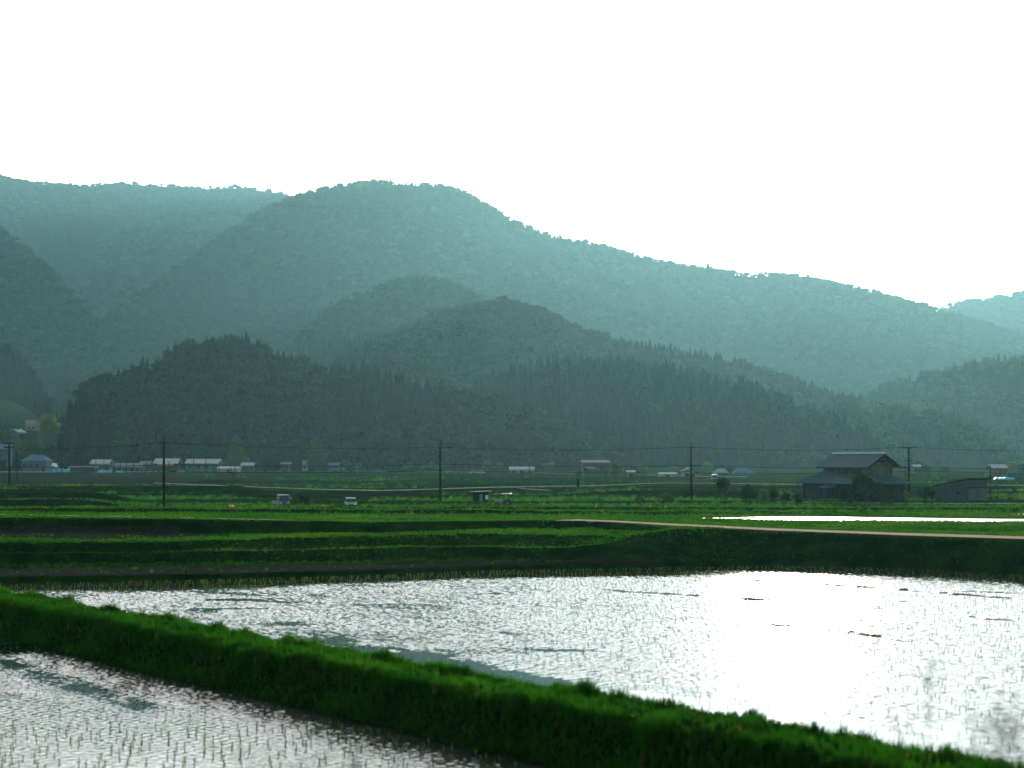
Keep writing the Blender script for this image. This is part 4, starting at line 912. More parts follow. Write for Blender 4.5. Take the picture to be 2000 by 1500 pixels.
def building(name, label, cat, px0, px1, top, eave, base, Y, depth, wall, roof, kind='gable', rot=0., wins=2, over=.5, zb=None, door=True):
    pc = (px0+px1)/2; x = (pc-1000)/F*Y; Yc = Y+depth/2
    zt = H-(top-HZ)/F*Y; ze = H-(eave-HZ)/F*Y; z0 = H-(base-HZ)/F*Y if zb is None else zb
    o = empty(name, (x, Yc, z0), math.radians(rot)); tag(o, label, cat)
    w = max(1.2, (px1-px0)/F*Y-2*over); he = max(1.6, ze-z0); hr = max(he+.35, zt-z0); hw, hd = w/2, depth/2
    b = MB(); b.box(-hw, hw, -hd, hd, -1.5, he)
    if kind == 'gable_end': b.prism([(-hw, he+.003), (hw, he+.003), (0, hr-.2)], 'y', -hd+.02, hd-.02)
    if kind == 'gable': b.prism([(-hd, he+.003), (hd, he+.003), (0, hr-.2)], 'x', -hw+.02, hw-.02)
    wo = b.build('wall', WALLS[wall], o)
    r = MB(); X, D = hw+over, hd+over; e = he-.12; th = .18
    if kind in ('gable', 'gable_end', 'hip'):
        if kind == 'gable': A = [(-X,-D,e),(X,-D,e),(X,D,e),(-X,D,e),(-X,0,hr),(X,0,hr)]
        elif kind == 'gable_end': A = [(-X,-D,e),(-X,D,e),(X,D,e),(X,-D,e),(0,-D,hr),(0,D,hr)]
        else: A = [(-X,-D,e),(X,-D,e),(X,D,e),(-X,D,e),(-X*.45,0,hr),(X*.45,0,hr)]
        n = 6; vs = A+[(a[0],a[1],a[2]+th) for a in A]
        if kind == 'gable_end': F_ = [(0,1,5,4),(2,3,4,5)]
        else: F_ = [(0,1,5,4),(2,3,4,5)]
        ends = [(1,2,5),(3,0,4)]
        fs = [tuple(i+6 for i in f) for f in F_]+[tuple(reversed(f)) for f in F_]
        if kind == 'hip': fs += [tuple(i+6 for i in f) for f in ends]+[tuple(reversed(f)) for f in ends]; edges = [(0,1),(1,2),(2,3),(3,0)]
        else: edges = [(0,1),(1,5),(5,2),(2,3),(3,4),(4,0)]
        if kind == 'gable_end': edges = [(0,1),(1,5),(5,2),(2,3),(3,4),(4,0)]
        fs += [(a, b_, b_+6, a+6) for a, b_ in edges]
        r.add(vs, fs)
    elif kind == 'shed':
        r.add([(-X,-D,he+.01),(X,-D,he+.01),(X,D,hr),(-X,D,hr),(-X,-D,he+.2),(X,-D,he+.2),(X,D,hr+.2),(-X,D,hr+.2)], [(3,2,1,0),(4,5,6,7),(0,1,5,4),(1,2,6,5),(2,3,7,6),(3,0,4,7)])
    else: r.box(-X, X, -D, D, he+.01, hr)
    r.build('roof', ROOFS[roof], o)
    for k in range(wins):
        xx = -hw+w*(k+.5+.0)/max(1, wins+(1 if door else 0)); window(o, (xx, -hd, he*.55), (1,0,0), (0,-1,0), min(1.8, w/(wins+1)*.7), min(1.3, he*.4))
    if door: MB().box(hw-w*.5/(wins+1)-.5, hw-w*.5/(wins+1)+.5, -hd-.08, -hd-.01, 0, min(2.0, he*.75)).build('door', WALLS['dark'], o)
    return o
V = [
 ('house', 'blue grey house with hipped roof behind the second left pole', 'house', 40, 92, 889, 900, 921, 640, 9, 'blue', 'blue', 'hip', 0, 3),
 ('house', 'blue house cut by the left edge of the photo, below the thick left pole', 'house', -40, 16, 868, 878, 905, 700, 9, 'blue', 'blue', 'gable', 8, 3),
 ('shed', 'long low dark shed with a pale roof edge between the two turquoise sheets', 'shed', 134, 186, 911, 913, 926, 615, 6, 'dark', 'white', 'flat', 0, 1),
 ('house', 'grey house with short white roof left of the long low grey roof', 'house', 175, 214, 898, 906, 921, 690, 8, 'teal', 'white', 'gable', 0, 2),
 ('storehouse', 'long low building with a pale grey roof behind the row of round bushes', 'storehouse', 211, 278, 905, 912, 922, 700, 10, 'teal', 'grey', 'gable', 0, 4),
 ('house', 'small grey roofed house just left of the white roofed house with orange awning', 'house', 271, 294, 901, 907, 919, 730, 7, 'dark', 'grey', 'gable', 0, 1),
 ('house', 'house with a bright white roof and orange awning behind the tall slim pole', 'house', 299, 348, 896, 905, 921, 690, 9, 'dark', 'white', 'gable', 0, 3),
 ('house', 'teal walled house with a wide white roof right of the tall slim pole', 'house', 361, 428, 897, 905, 921, 680, 9, 'teal', 'white', 'gable', 0, 3),
 ('greenhouse', 'long low white greenhouse in front of the left pointed tree', 'greenhouse', 424, 468, 911, 916, 922, 660, 6, 'pale', 'white', 'gable', 0, 0),
 ('carport', 'tilted pale blue roof right of the long white greenhouse', 'carport', 468, 496, 904, 911, 921, 690, 5, 'dark', 'silver', 'shed', 0, 0),
 ('house', 'tiny house with pale roof line midway between the two pointed trees', 'house', 547, 566, 903, 906, 917, 760, 6, 'grey', 'white', 'flat', 0, 1),
 ('kiosk', 'narrow pale blue grey block just left of the right pointed tree', 'hut', 588, 601, 899, 901, 916, 750, 5, 'skyblue', 'grey', 'flat', 0, 0),
 ('storehouse', 'low building with a long blue roof right of the right pointed tree', 'storehouse', 640, 672, 904, 909, 917, 760, 8, 'grey', 'blue', 'gable', 0, 2),
 ('house', 'white roofed house high on the slope at the left edge', 'house', 16, 42, 838, 844, 857, 905, 8, 'blue', 'silver', 'gable_end', -20, 1),
 ('house', 'hillside house with faded red roof at the foot of the dark wood', 'house', 46, 74, 821, 829, 845, 915, 8, 'pale', 'pink', 'gable', 25, 2),
 ('house', 'dim blue house with tiled gable at the wood edge, upper of two', 'house', 96, 134, 861, 868, 880, 800, 8, 'dark', 'blue', 'gable_end', 22, 1),
 ('house', 'wide dim house with blue roof at the wood edge, lower of two', 'house', 98, 168, 875, 882, 897, 780, 9, 'dark', 'blue', 'hip', 0, 4),
 ('storehouse', 'light blue white storehouse with sloping left roof behind the pole by the hut', 'storehouse', 994, 1045, 912, 917, 927, 560, 9, 'skyblue', 'silver', 'gable', 0, 2),
 ('house', 'two storey grey house with flat pale roof and pink awning right of centre', 'house', 1136, 1192, 900, 904, 931, 480, 8, 'grey', 'grey', 'shed', 0, 4),
 ('shed', 'tiny shed with a bright tilted roof right of the pale round tree', 'shed', 1224, 1242, 920, 924, 933, 470, 3, 'teal', 'silver', 'shed', 0, 0),
 ('greenhouse', 'long white low tunnel left of the middle right pole', 'greenhouse', 1287, 1322, 929, 931, 936, 440, 5, 'pale', 'white', 'gable', 0, 0),
 ('barn', 'pale grey barn with gable end behind the middle right pole', 'barn', 1333, 1363, 914, 921, 936, 445, 7, 'pale', 'grey', 'gable_end', 0, 1),
 ('house', 'hazy house with grey hipped roof between the pale barn and the blue hipped roof', 'house', 1396, 1426, 916, 925, 936, 560, 8, 'teal', 'grey', 'hip', 0, 2),
 ('house', 'hazy house with broad blue hipped roof left of the farmhouse', 'house', 1433, 1476, 914, 926, 940, 520, 9, 'blue', 'blue', 'hip', 0, 2),
 ('house', 'hazy house with lilac grey roof right of the shed', 'house', 1936, 1970, 908, 914, 934, 520, 8, 'grey', 'silver', 'gable', 0, 2),
 ('house', 'small hazy house at the wood edge above the shed roof', 'house', 1784, 1802, 908, 912, 925, 600, 7, 'grey', 'silver', 'gable', 0, 1),
]
for i_, v in enumerate(V):
    if v[3] < 180 and v[7] < 900 and v[7] in (857, 845, 880, 897): V[i_] = v[:8]+(on_hill(NLh, (v[3]+v[4])/2, v[7]-2),)+v[9:]
BLD = [building(*v) for v in V]
# awnings and other coloured pieces belong to their houses
def part_box(o, name, px0, px1, py0, py1, mat, dy, Y):
    cx = ((px0+px1)/2-1000)/F*Y-o.location.x; w = (px1-px0)/F*Y; z1 = H-(py0-HZ)/F*Y-o.location.z; z0 = H-(py1-HZ)/F*Y-o.location.z
    MB().box(cx-w/2, cx+w/2, dy-.9, dy, z0, z1).build(name, mat, o)
M['awning'] = mat_plain('orange_awning', (.85, .42, .30), .6, var=.1, spec=.2)
part_box(BLD[6], 'awning', 307, 340, 905.4, 908.5, M['awning'], -4.6, 690)
part_box(BLD[18], 'awning', 1143, 1163, 912, 914, M['awning'], -4.1, 480)
part_box(BLD[18], 'porch_roof', 1150, 1174, 915, 918, ROOFS['grey'], -4.1, 480)
# turquoise sheets
M['turq'] = mat_plain('turquoise_sheet', (.02, .36, .50), .5, var=.2, scale=.8, spec=.2)
def sheet_cover(px0, px1, top, base, Y, label, d=3.):
    x0 = (px0-1000)/F*Y; x1 = (px1-1000)/F*Y; z0 = H-(base-HZ)/F*Y-.3; z1 = H-(top-HZ)/F*Y; n = 14; k = 5
    xs_ = np.linspace(0, x1-x0, n); ysn = np.linspace(0, d, k)
    X, Y2 = np.meshgrid(xs_, ysn, indexing='ij'); Zs = (z1-z0)*(.75+.25*np.sin(X*1.7+Y2)*.6+.1*np.sin(X*4))*np.where((Y2 == 0) | (Y2 == d), 0, 1)
    Zs[0] *= .3; Zs[-1] *= .3
    o = link(bpy.data.objects.new('tarpaulin', mesh_np('tarpaulin', np.stack([X, Y2, Zs], -1).reshape(-1,3), grid_faces(n, k), M['turq']))); o.location = (x0, Y, z0)
    return tag(o, label, 'tarpaulin')
sheet_cover(100, 136, 913.5, 921, 628, 'bright turquoise sheet under the white rounded cover at far left')
sheet_cover(184, 219, 916.5, 923, 640, 'turquoise sheet left of the round bushes, at the low grey roof')
sheet_cover(224, 242, 918, 922, 650, 'short dull blue sheet between the round bushes')
sheet_cover(1946, 1986, 931.5, 937, 420, 'pale turquoise sheet on the field right of the shed', 4)
# white rounded cover on the turquoise heap
o = MB(); 
pts = [((px-1000)/F*627, 627, H-(py-HZ)/F*627) for px, py in ((101,909),(104,907.6),(108,908.3),(111,911.5),(113,914))]
o.tube(pts, [.35,.75,.85,.7,.25], 10); o = o.build('cover', mat_plain('white_sheet', (.85,.85,.84), .6, spec=.3), smooth=True); tag(o, 'bright white rounded cover on top of the left turquoise sheet', 'cover')
# small vehicles in the village
def small_car(px, Y, label, w=3.6, mat='white_paint', rot=0.):
    c = empty('parked_car', on_ground(px, Y, 0), math.radians(rot)); tag(c, label, 'car', 'cars parked in the village')
    b = MB(); b.prism([(-w/2,.3),(-w/2,.8),(-w*.28,.95),(w*.45,.95),(w/2,.75),(w/2,.3)], 'y', -.75, .75); b.build('body', M[mat], c, bevel=.06)
    b = MB(); b.prism([(-w*.30,.953),(-w*.16,1.42),(w*.30,1.45),(w*.44,.953)], 'y', -.66, .66); b.build('cabin', M['glass'], c, bevel=.05)
    b = MB(); b.prism([(-w*.17,1.43),(-w*.14,1.5),(w*.27,1.52),(w*.30,1.455)], 'y', -.64, .64); b.build('roof', M[mat], c)
    for x_ in (-w*.3, w*.3):
        for y_ in (-.7, .7): MB().tube([(x_,y_-.09,.3),(x_,y_+.09,.3)], .3, 14).build('wheel', M['tyre'], c, True)
small_car(353, 622, 'tiny white car left of the teal walled house', 3.4)
small_car(919, 600, 'tiny white car right of the pole by the hut, left of two', 3.6)
small_car(936, 600, 'tiny white car right of the pole by the hut, right of two', 4.2)
van = empty('van', on_ground(1395.5, 402, .1), 0); tag(van, 'small blue and white van standing in the field left of the spiky little tree', 'van')
b = MB(); b.prism([(-.75,.3),(-.75,1.05),(.75,1.05),(.75,.3)], 'y', -1.6, 1.6); b.build('body', M['blue_paint'], van, bevel=.06)
b = MB(); b.prism([(-.72,1.053),(-.66,1.5),(.66,1.5),(.72,1.053)], 'y', -1.55, 1.5); b.build('cabin', M['glass'], van, bevel=.04)
b = MB(); b.prism([(-.68,1.503),(-.6,1.85),(.6,1.85),(.68,1.503)], 'y', -1.5, 1.5); b.build('roof', M['white_paint'], van, bevel=.05)
for x_ in (-.6, .6):
    for y_ in (-1.0, 1.0): MB().tube([(x_-.08,y_,.3),(x_+.08,y_,.3)], .3, 14).build('wheel', M['tyre'], van, True)
# field posts in front of the village
pm_ = MB().tube([(0,0,-.4),(0,0,1)], .15, 6).mesh('field_post', M['pole'], True)
posts = [(235,640,5.5),(187,630,6.2),(203,630,6),(209,630,5),(223,640,7),(247,640,6),(261,640,8.5),(287,640,5),(330,640,5.5),(378,640,6),(402,640,6.5),(428,640,5),(451,640,5.5),(459,640,5),(498,640,7),(536,640,10),(571,640,5),(575,640,5),(590,640,8),(600,640,5.5),(604,640,5),(638,640,6.5),(716,640,5),(720,640,5),(725,640,9.5),(755,640,9),(763,640,5.5),(889,560,6.5),(916,560,7.5),(1034,500,5.5),(112,615,6.5),(119,615,6.5),(121,615,8)]
for k, (px, Y, h) in enumerate(posts):
    o = link(bpy.data.objects.new('field_post', pm_)); x, y_, z_ = on_ground(px, Y); o.location = (x, y_, z_-.3); o.scale = (1, 1, h)
    tag(o, 'thin dark post standing in the long row in front of the village', 'post', 'thin posts in front of the village')
wp = MB(); wp.tube([(0,0,0),(0,0,3.6)], .10, 8); wp = wp.build('wind_fan', M['white_paint'], smooth=True); wp.location = on_ground(698, 620, -.2); tag(wp, 'slender white post with small cross bars right of the blue roofed building', 'post')
MB().box(-.9,.9,-.06,.06,3.0,3.14).build('cross_arm', M['white_paint'], wp); MB().box(-.5,.5,-.06,.06,3.45,3.58).build('cross_arm', M['white_paint'], wp)

# ------------------------------------------------------------------ single trees and shrubs
TREE_M = {}
def leafy_tree(px, base, top, Y, wpx, label, group=None, name='tree', seed=1, shape='round', mat='broadleaf', zb=None, trunk=.25, n=1500, cat='tree'):
    x = (px-1000)/F*Y; z0 = float(gz(x, Y)) if zb is None else zb
    zt = H-(top-HZ)/F*Y; h = zt-z0; w = wpx/F*Y; r = np.random.default_rng(seed)
    o = empty(name, (x, Y, z0-.1), 0); tag(o, label, cat, group)
    v = []; f = []
    lob = 26 if shape != 'bush' else 17; zc0 = trunk
    for i in range(lob):
        q = r.random(); zz = zc0+(1-zc0)*(.06+.88*q)
        if shape == 'cone': prof = (1-q)**.62*(.75+.25*min(1, q*8))
        elif shape == 'column': prof = min(1, (q*5+.55))*(1-q**3.)**.6
        elif shape == 'fan': prof = .35+.65*q
        elif shape == 'bush': prof = math.sqrt(max(0, 1-(q*.95)**2))
        else: prof = math.sqrt(max(.02, 1-(2*q-1)**2))
        a = r.random()*6.283; rad = w*.5*prof*math.sqrt(r.random())*.72
        c = np.array([rad*math.cos(a), rad*math.sin(a), zz*h]); R0 = min(w*.5*prof*.5+w*.06, h*.16)*(.5+.95*r.random())
        for k in range(n//lob):
            d = r.normal(size=3); d /= np.linalg.norm(d); p = c+d*R0*(.55+.6*r.random())
            s_ = (w*.028+.05)*(.6+.9*r.random()); nn = d+r.normal(size=3)*.6; nn /= np.linalg.norm(nn); u = np.cross(nn, r.normal(size=3)); u /= np.linalg.norm(u)+1e-9; q2 = np.cross(nn, u)
            b = len(v); v += [tuple(p-u*s_-q2*s_*.5), tuple(p+u*s_*.2-q2*s_*.8), tuple(p+u*s_+q2*s_*.4), tuple(p-u*s_*.1+q2*s_*.8)]; f.append((b,b+1,b+2,b+3))
    link(bpy.data.objects.new('crown', mesh_np('crown', v, f, M[mat], smooth=False)), o)
    t_ = MB(); t_.tube([(0,0,-.3),(.02*w,0,h*trunk),(0,0,h*.7)], [.03*w+.04, .022*w+.03, .01], 8)
    for k in range(5):
        a = r.random()*6.283; zz = h*(trunk+.08*k); t_.tube([(0,0,zz),(math.cos(a)*w*.22,math.sin(a)*w*.22,zz+h*.16)], [.014*w+.015, .006], 5)
    t_.build('trunk', M['bark'], o, True); return o
M['leaf_dark'] = mat_leaf('dark_leaves', [(0, (.006,.026,.010)), (1, (.016,.045,.016))], .3)
M['leaf_mid'] = mat_leaf('garden_leaves', [(0, (.016,.050,.016)), (1, (.035,.08,.022))], .5, (2.2,2.,.6))
M['leaf_pale'] = mat_leaf('pale_leaves', [(0, (.035,.080,.038)), (1, (.06,.11,.055))], .5, (1.3,1.3,.8))
M['leaf_rim'] = mat_leaf('pointed_tree_leaves', [(0, (.024,.068,.020)), (1, (.042,.092,.027))], .5, (2.2,2.1,.8))
leafy_tree(462, 912, 848, 720, 40, 'tall dark pointed tree, left of two in front of the dark wood', 'pointed trees in the village', 'pointed_tree', 1, 'cone', 'leaf_rim', n=4200, trunk=.08)
leafy_tree(617, 912, 850, 720, 32, 'tall dark columnar tree, right of two in front of the dark wood', 'pointed trees in the village', 'pointed_tree', 2, 'column', 'leaf_rim', n=4200, trunk=.08)
leafy_tree(638, 915, 882, 730, 14, 'pale small tree close to the right side of the columnar tree', None, 'tree', 3, 'round', 'leaf_mid', trunk=.15)
leafy_tree(231, 905, 843, 760, 46, 'dim round broadleaf tree at the wood edge above the long grey roof', None, 'tree', 4, 'round', 'leaf_mid', n=3000)
leafy_tree(101, 880, 812, 860, 56, 'broad tree at the left end of the dark wood, behind the hillside houses', None, 'tree', 5, 'round', 'leaf_mid', n=3000, zb=float(gz((101-1000)/F*860, 860))+6)
leafy_tree(66, 900, 866, 760, 60, 'low broad tree between the hillside houses and the blue grey house', None, 'tree', 6, 'bush', 'leaf_mid', n=2600, zb=2.)
leafy_tree(1203, 933, 902, 470, 30, 'pale green round tree at the right side of the house with the pink awning', None, 'tree', 7, 'round', 'leaf_pale', n=2600, trunk=.1)
leafy_tree(1128, 933, 914, 480, 16, 'pale green small tree at the left side of the house with the pink awning', None, 'tree', 8, 'round', 'leaf_pale', trunk=.1)
leafy_tree(1140, 905, 868, 800, 44, 'leafy tree at the foot of the dark hill above the house with the pink awning', None, 'tree', 9, 'bush', 'leaf_rim', n=2600)
leafy_tree(1411, 980, 935.5, 214, 25, 'small dark tree with spiky round crown on a thin trunk, right of the barn', None, 'tree', 11, 'fan', 'leaf_dark', n=1800, trunk=.38)
leafy_tree(1460, 981, 944, 212, 30, 'dark upright shrub tree between the spiky little tree and the flowering shrub', None, 'shrub_tree', 12, 'column', 'leaf_dark', n=1800, trunk=.12)
leafy_tree(1490, 981, 955, 206, 26, 'shrub with grey white blossom left of the farmhouse', None, 'flowering_shrub', 13, 'bush', 'leaf_pale', n=1200, trunk=.05, cat='shrub')
leafy_tree(1511, 981, 950, 214, 22, 'dark rounded shrub behind the white flowering shrub', None, 'shrub', 14, 'bush', 'leaf_dark', n=1300, trunk=.05, cat='shrub')
leafy_tree(1537, 981, 961, 208, 32, 'low dark shrub at the left corner of the farmhouse, left of two', None, 'shrub', 15, 'bush', 'leaf_dark', n=1300, trunk=.05, cat='shrub')
leafy_tree(1559, 981, 963, 206, 26, 'low dark shrub at the left corner of the farmhouse, right of two', None, 'shrub', 16, 'bush', 'leaf_dark', n=1300, trunk=.05, cat='shrub')
leafy_tree(1692, 984, 932, 205, 92, 'large dark green garden tree covering the front of the farmhouse', None, 'garden_tree', 17, 'bush', 'leaf_dark', n=5200, trunk=.06)
leafy_tree(1655, 984, 948, 204, 40, 'dark garden shrub in front of the farmhouse, left of the large garden tree', None, 'shrub', 18, 'bush', 'leaf_dark', n=1600, trunk=.05, cat='shrub')
leafy_tree(1732, 984, 950, 204, 34, 'dark garden shrub in front of the farmhouse, right of the large garden tree', None, 'shrub', 19, 'bush', 'leaf_dark', n=1600, trunk=.05, cat='shrub')
leafy_tree(1768, 981, 958, 222, 22, 'small bush at the foot of the lamp post beside the farmhouse', None, 'shrub', 20, 'bush', 'leaf_mid', n=900, trunk=.05, cat='shrub')
leafy_tree(1811, 981, 949, 210, 36, 'round dark bush between the cross arm pole and the shed', None, 'shrub', 21, 'bush', 'leaf_dark', n=1900, trunk=.05, cat='shrub')
leafy_tree(1250, 982, 968, 208, 36, 'low rounded green bush on the far field edge left of the middle right pole', None, 'shrub', 22, 'bush', 'leaf_mid', n=1200, trunk=.05, cat='shrub')
leafy_tree(1302, 982, 962, 208, 40, 'ragged green bush just left of the middle right pole', None, 'shrub', 23, 'bush', 'leaf_mid', n=1300, trunk=.05, cat='shrub')
leafy_tree(592, 984, 966, 200, 30, 'dark low bush just right of the kei truck', None, 'shrub', 24, 'bush', 'leaf_dark', n=1000, trunk=.05, cat='shrub')
for k, (px, w_) in enumerate([(223,15),(243,14),(258,9),(268,9),(277,10),(285,9),(299,10),(310,9)]):
    leafy_tree(px, 924, 917, 626, w_, 'small clipped round bush standing in the row beside the village road', 'row of round bushes by the village road', 'round_bush', 30+k, 'bush', 'leaf_dark', n=500, trunk=.05, cat='shrub')
for k, (px, t_) in enumerate([(403,914),(517,913.5),(558,915),(588,917),(610,917),(687,918.5)]):
    leafy_tree(px, 925, t_, 600, 10, 'small dark rounded bush spaced along the pale lane before the pointed trees', 'dark bushes along the pale lane', 'round_bush', 40+k, 'round', 'leaf_dark', n=600, trunk=.1, cat='shrub')
r = np.random.default_rng(88)
gm = []
for k in range(4):
    v_, f_, m_ = broad_mesh(k+700, 13, 60, .055, .36); gm.append(mesh_np('village_tree', v_, f_, mats=[M['broad_dark'] if k < 2 else M['leaf_rim'], M['bark']], fmat=m_, smooth=False))
for k in range(64):
    px = r.choice([r.uniform(-20, 340), r.uniform(-20, 500), r.uniform(500, 1130), r.uniform(1060, 1540), r.uniform(1780, 2020)])
    Y = r.uniform(690, 775) if px < 1130 else r.uniform(560, 720)
    o = link(bpy.data.objects.new('village_tree', gm[int(r.integers(0, 4))])); x = (px-1000)/F*Y; o.location = (x, Y, float(gz(x, Y))-.2)
    hh = r.uniform(3.5, 9.) if px < 700 else r.uniform(3, 6.5); o.scale = (hh*r.uniform(.9, 1.5), hh*1.1, hh); o.rotation_euler.z = r.random()*6.28
    tag(o, 'dim leafy tree standing among the village houses in front of the dark woods', 'tree', 'trees among the village houses')
# crest line of the nearest wood: trees that stand out one by one
cm = [o.data for o in con]
r = np.random.default_rng(77)
for h_, px0, px1, n_, lab, grp in ((Fh, 128, 1085, 36, 'dark conifer standing out on the crest of the nearest wooded hill', 'conifers on the crest of the nearest hill'), (Eh, 1000, 1715, 44, 'hazy dark conifer standing out on the crest of the spur behind the farmhouse', 'conifers on the crest of the spur')):
    P_ = np.sort(px0+(px1-px0)*r.random(n_))
    for px in P_:
        i = int(np.argmin(np.abs(h_['px']-px))); j = 54-int(r.integers(0, 3))
        o = link(bpy.data.objects.new('conifer', cm[int(r.integers(0, 4))])); o.location = (h_['X'][i,j], h_['Y'][i,j], h_['Z'][i,j]-.5)
        hh = 7+4.5*r.random()**1.5; o.scale = (hh*1.05, hh*1.05, hh); o.rotation_euler.z = r.random()*6.28
        tag(o, lab, 'conifer', grp)
# ------------------------------------------------------------------ rice, weeds, near plants
def seedling_mesh(seed):
    r = np.random.default_rng(seed); v = []; f = []
    for k in range(6):
        a = r.random()*6.283; h = .15*(.6+.6*r.random()); ln = .06*r.random()+.01; w = .009; q = (-math.sin(a), math.cos(a)); b = len(v)
        for zz, l, ww in ((-.05,0,1.),(.5,.25,1.),(1.,1.,.15)):
            cx, cy = math.cos(a)*ln*l, math.sin(a)*ln*l
            v += [(cx-q[0]*w*ww, cy-q[1]*w*ww, h*zz if zz > 0 else zz), (cx+q[0]*w*ww, cy+q[1]*w*ww, h*zz if zz > 0 else zz)]
        f += [(b,b+1,b+3,b+2),(b+2,b+3,b+5,b+4)]
    return np.array(v), np.array(f)
rs = [proto('seedling_%d' % k, *seedling_mesh(k+300), [M['rice']]) for k in range(4)]
CR = coll('rice_kinds', rs)
def rice_grid(s0, s1, t0, t1, ds, dt, drop, seed, zlev, skew=0.):
    r = np.random.default_rng(seed); s_, t_ = np.meshgrid(np.arange(s0, s1, ds), np.arange(t0, t1, dt), indexing='ij')
    s_ = s_+r.normal(size=s_.shape)*.03; t_ = t_+r.normal(size=t_.shape)*.018; s_, t_ = s_.ravel(), t_.ravel()
    X = B0.x+s_*BD.x+t_*BN.x; Y = B0.y+s_*BD.y+t_*BN.y
    k = (r.random(len(X)) > drop) & (Y > 14); return np.stack([X[k], Y[k], np.full(k.sum(), zlev)], -1)
pB = rice_grid(-34, 26, 3.35, 24, .42, .24, .62, 401, -.70)
px = 1000+F*pB[:,0]/pB[:,1]; py = HZ+(H+.7)*F/pB[:,1]
vis = (px > -60) & (px < 1300) & (py < 1540); pB = pB[vis]
pA = rice_grid(-62, 60, -62, -1.0, .30, .28, .70, 402, 0.)
px = 1000+F*pA[:,0]/pA[:,1]; k = (px > -80) & (px < 2080) & (pA[:,1] < np.interp(px, C, Y1)-.15) & (pA[:,1] > 24); pA = pA[k]
# a thicker line of young plants along the far shore
r = np.random.default_rng(404); pxs = np.r_[250+1150*r.random(330), 1400+600*r.random(70)]; Ys = np.interp(pxs, C, Y1)-.25-.5*r.random(len(pxs))
pS = np.stack([(pxs-1000)/F*Ys, Ys, np.zeros(len(pxs))], -1)
order = np.argsort(pB[:,1]); near300 = pB[order[:300]]; rest = pB[order[300:]]
sm = [o.data for o in rs]
for q in near300:
    o = link(bpy.data.objects.new('rice_seedling', sm[int(r.integers(0,4))])); o.location = q; s_ = .8+.4*r.random(); o.scale = (s_, s_, s_); o.rotation_euler.z = r.random()*6.28
    tag(o, 'young green rice seedling standing in the near flooded paddy at the bottom of the photo', 'rice seedling', 'rice seedlings of the near paddy')
al = np.concatenate([rest, pA]); n = len(al)
scatter('rice_seedlings', al, .45+.3*r.random(n), r.random(n)*6.283, r.integers(0,4,n), CR, 'thin rows of young rice plants in both flooded paddies', 'rice')
n = len(pS); scatter('rice_seedlings', pS, .42+.35*r.random(n), r.random(n)*6.283, r.integers(0,4,n), CR, 'fringe of young rice plants along the far shore of the big paddy', 'rice')

# dock weeds with rusty seed heads
M['rust'] = mat_leaf('rusty_seedheads', [(0, (.30,.10,.02)), (1, (.42,.20,.04))], .4, (1.6,1.2,.6))
def weed_mesh(seed, mat, leaf=True):
    r = np.random.default_rng(seed); v = []; f = []; fm = []
    for k in range(7):
        a = r.random()*6.283; x, y_ = .25*r.random()*math.cos(a), .25*r.random()*math.sin(a); h = .55+.45*r.random(); lx = .2*r.normal()
        b = len(v); w = .012; v += [(x-w,y_,0),(x+w,y_,0),(x+lx+w*.5,y_,h),(x+lx-w*.5,y_,h)]; f.append((b,b+1,b+2,b+3)); fm.append(0)
        for q in range(22):
            zz = h*(.4+.62*r.random()); s_ = .028*(.5+r.random()); cx = x+lx*zz/h+.04*r.normal(); cy = y_+.04*r.normal(); b = len(v)
            v += [(cx-s_,cy,zz),(cx,cy-s_*.6,zz-s_*.5),(cx+s_,cy,zz+s_*.3),(cx,cy+s_*.6,zz+s_)]; f.append((b,b+1,b+2,b+3)); fm.append(0)
    v2, f2 = tuft_mesh(seed+1, 10, .4, .07, .6, .3); b = len(v); v += [tuple(q) for q in v2]; f += [tuple(int(i)+b for i in q) for q in f2]; fm += [1]*len(f2)
    return mesh_np('weed', v, f, mats=[M[mat], M['grass_far']], fmat=fm, smooth=False)
wr = [weed_mesh(500+k, 'rust') for k in range(3)]; ws = [weed_mesh(520+k, 'straw') for k in range(2)]
def weed(px, py, Y, h, kind, label, group):
    o = link(bpy.data.objects.new('weed_plant', (wr if kind == 'r' else ws)[int(r.integers(0, 3 if kind == 'r' else 2))])); x = (px-1000)/F*Y
    o.location = (x, Y, float(gz(x, Y))-.03); h *= .62; o.scale = (h*.8, h*.8, h); o.rotation_euler.z = r.random()*6.28; tag(o, label, 'weed', group)
for px, Y, h in [(17,132,.7),(22,134,.5),(68,133,.8),(74,132,.9),(80,134,.7),(88,131,.8),(93,133,.6),(126,133,.6),(312,132,.5),(504,163,1.),(632,163,1.1),(638,164,.9),(752,164,1.),(758,163,.8),(764,165,.8),(838,164,.7),(952,164,.8),(1010,164,.7),(1062,163,.9),(1068,165,.7),(1164,163,.7),(1270,150,.6),(1300,150,.5)]:
    weed(px, 0, Y, h, 'r', 'weed with rusty orange seed heads in the grass along the far field edge', 'rusty weeds along the far field edge')
for px, Y, h, l in [(107,131,1.3,'tall straw yellow weed among the rusty weeds at far left'), (803,119,1.1,'tall straw yellow plant standing on the terrace below the pole by the hut'), (587,158,1.,'yellow stalked weed just right of the kei truck'), (642,140,.8,'low yellow weed on the field edge between truck and car')]:
    weed(px, 0, Y, h, 's', l, None)
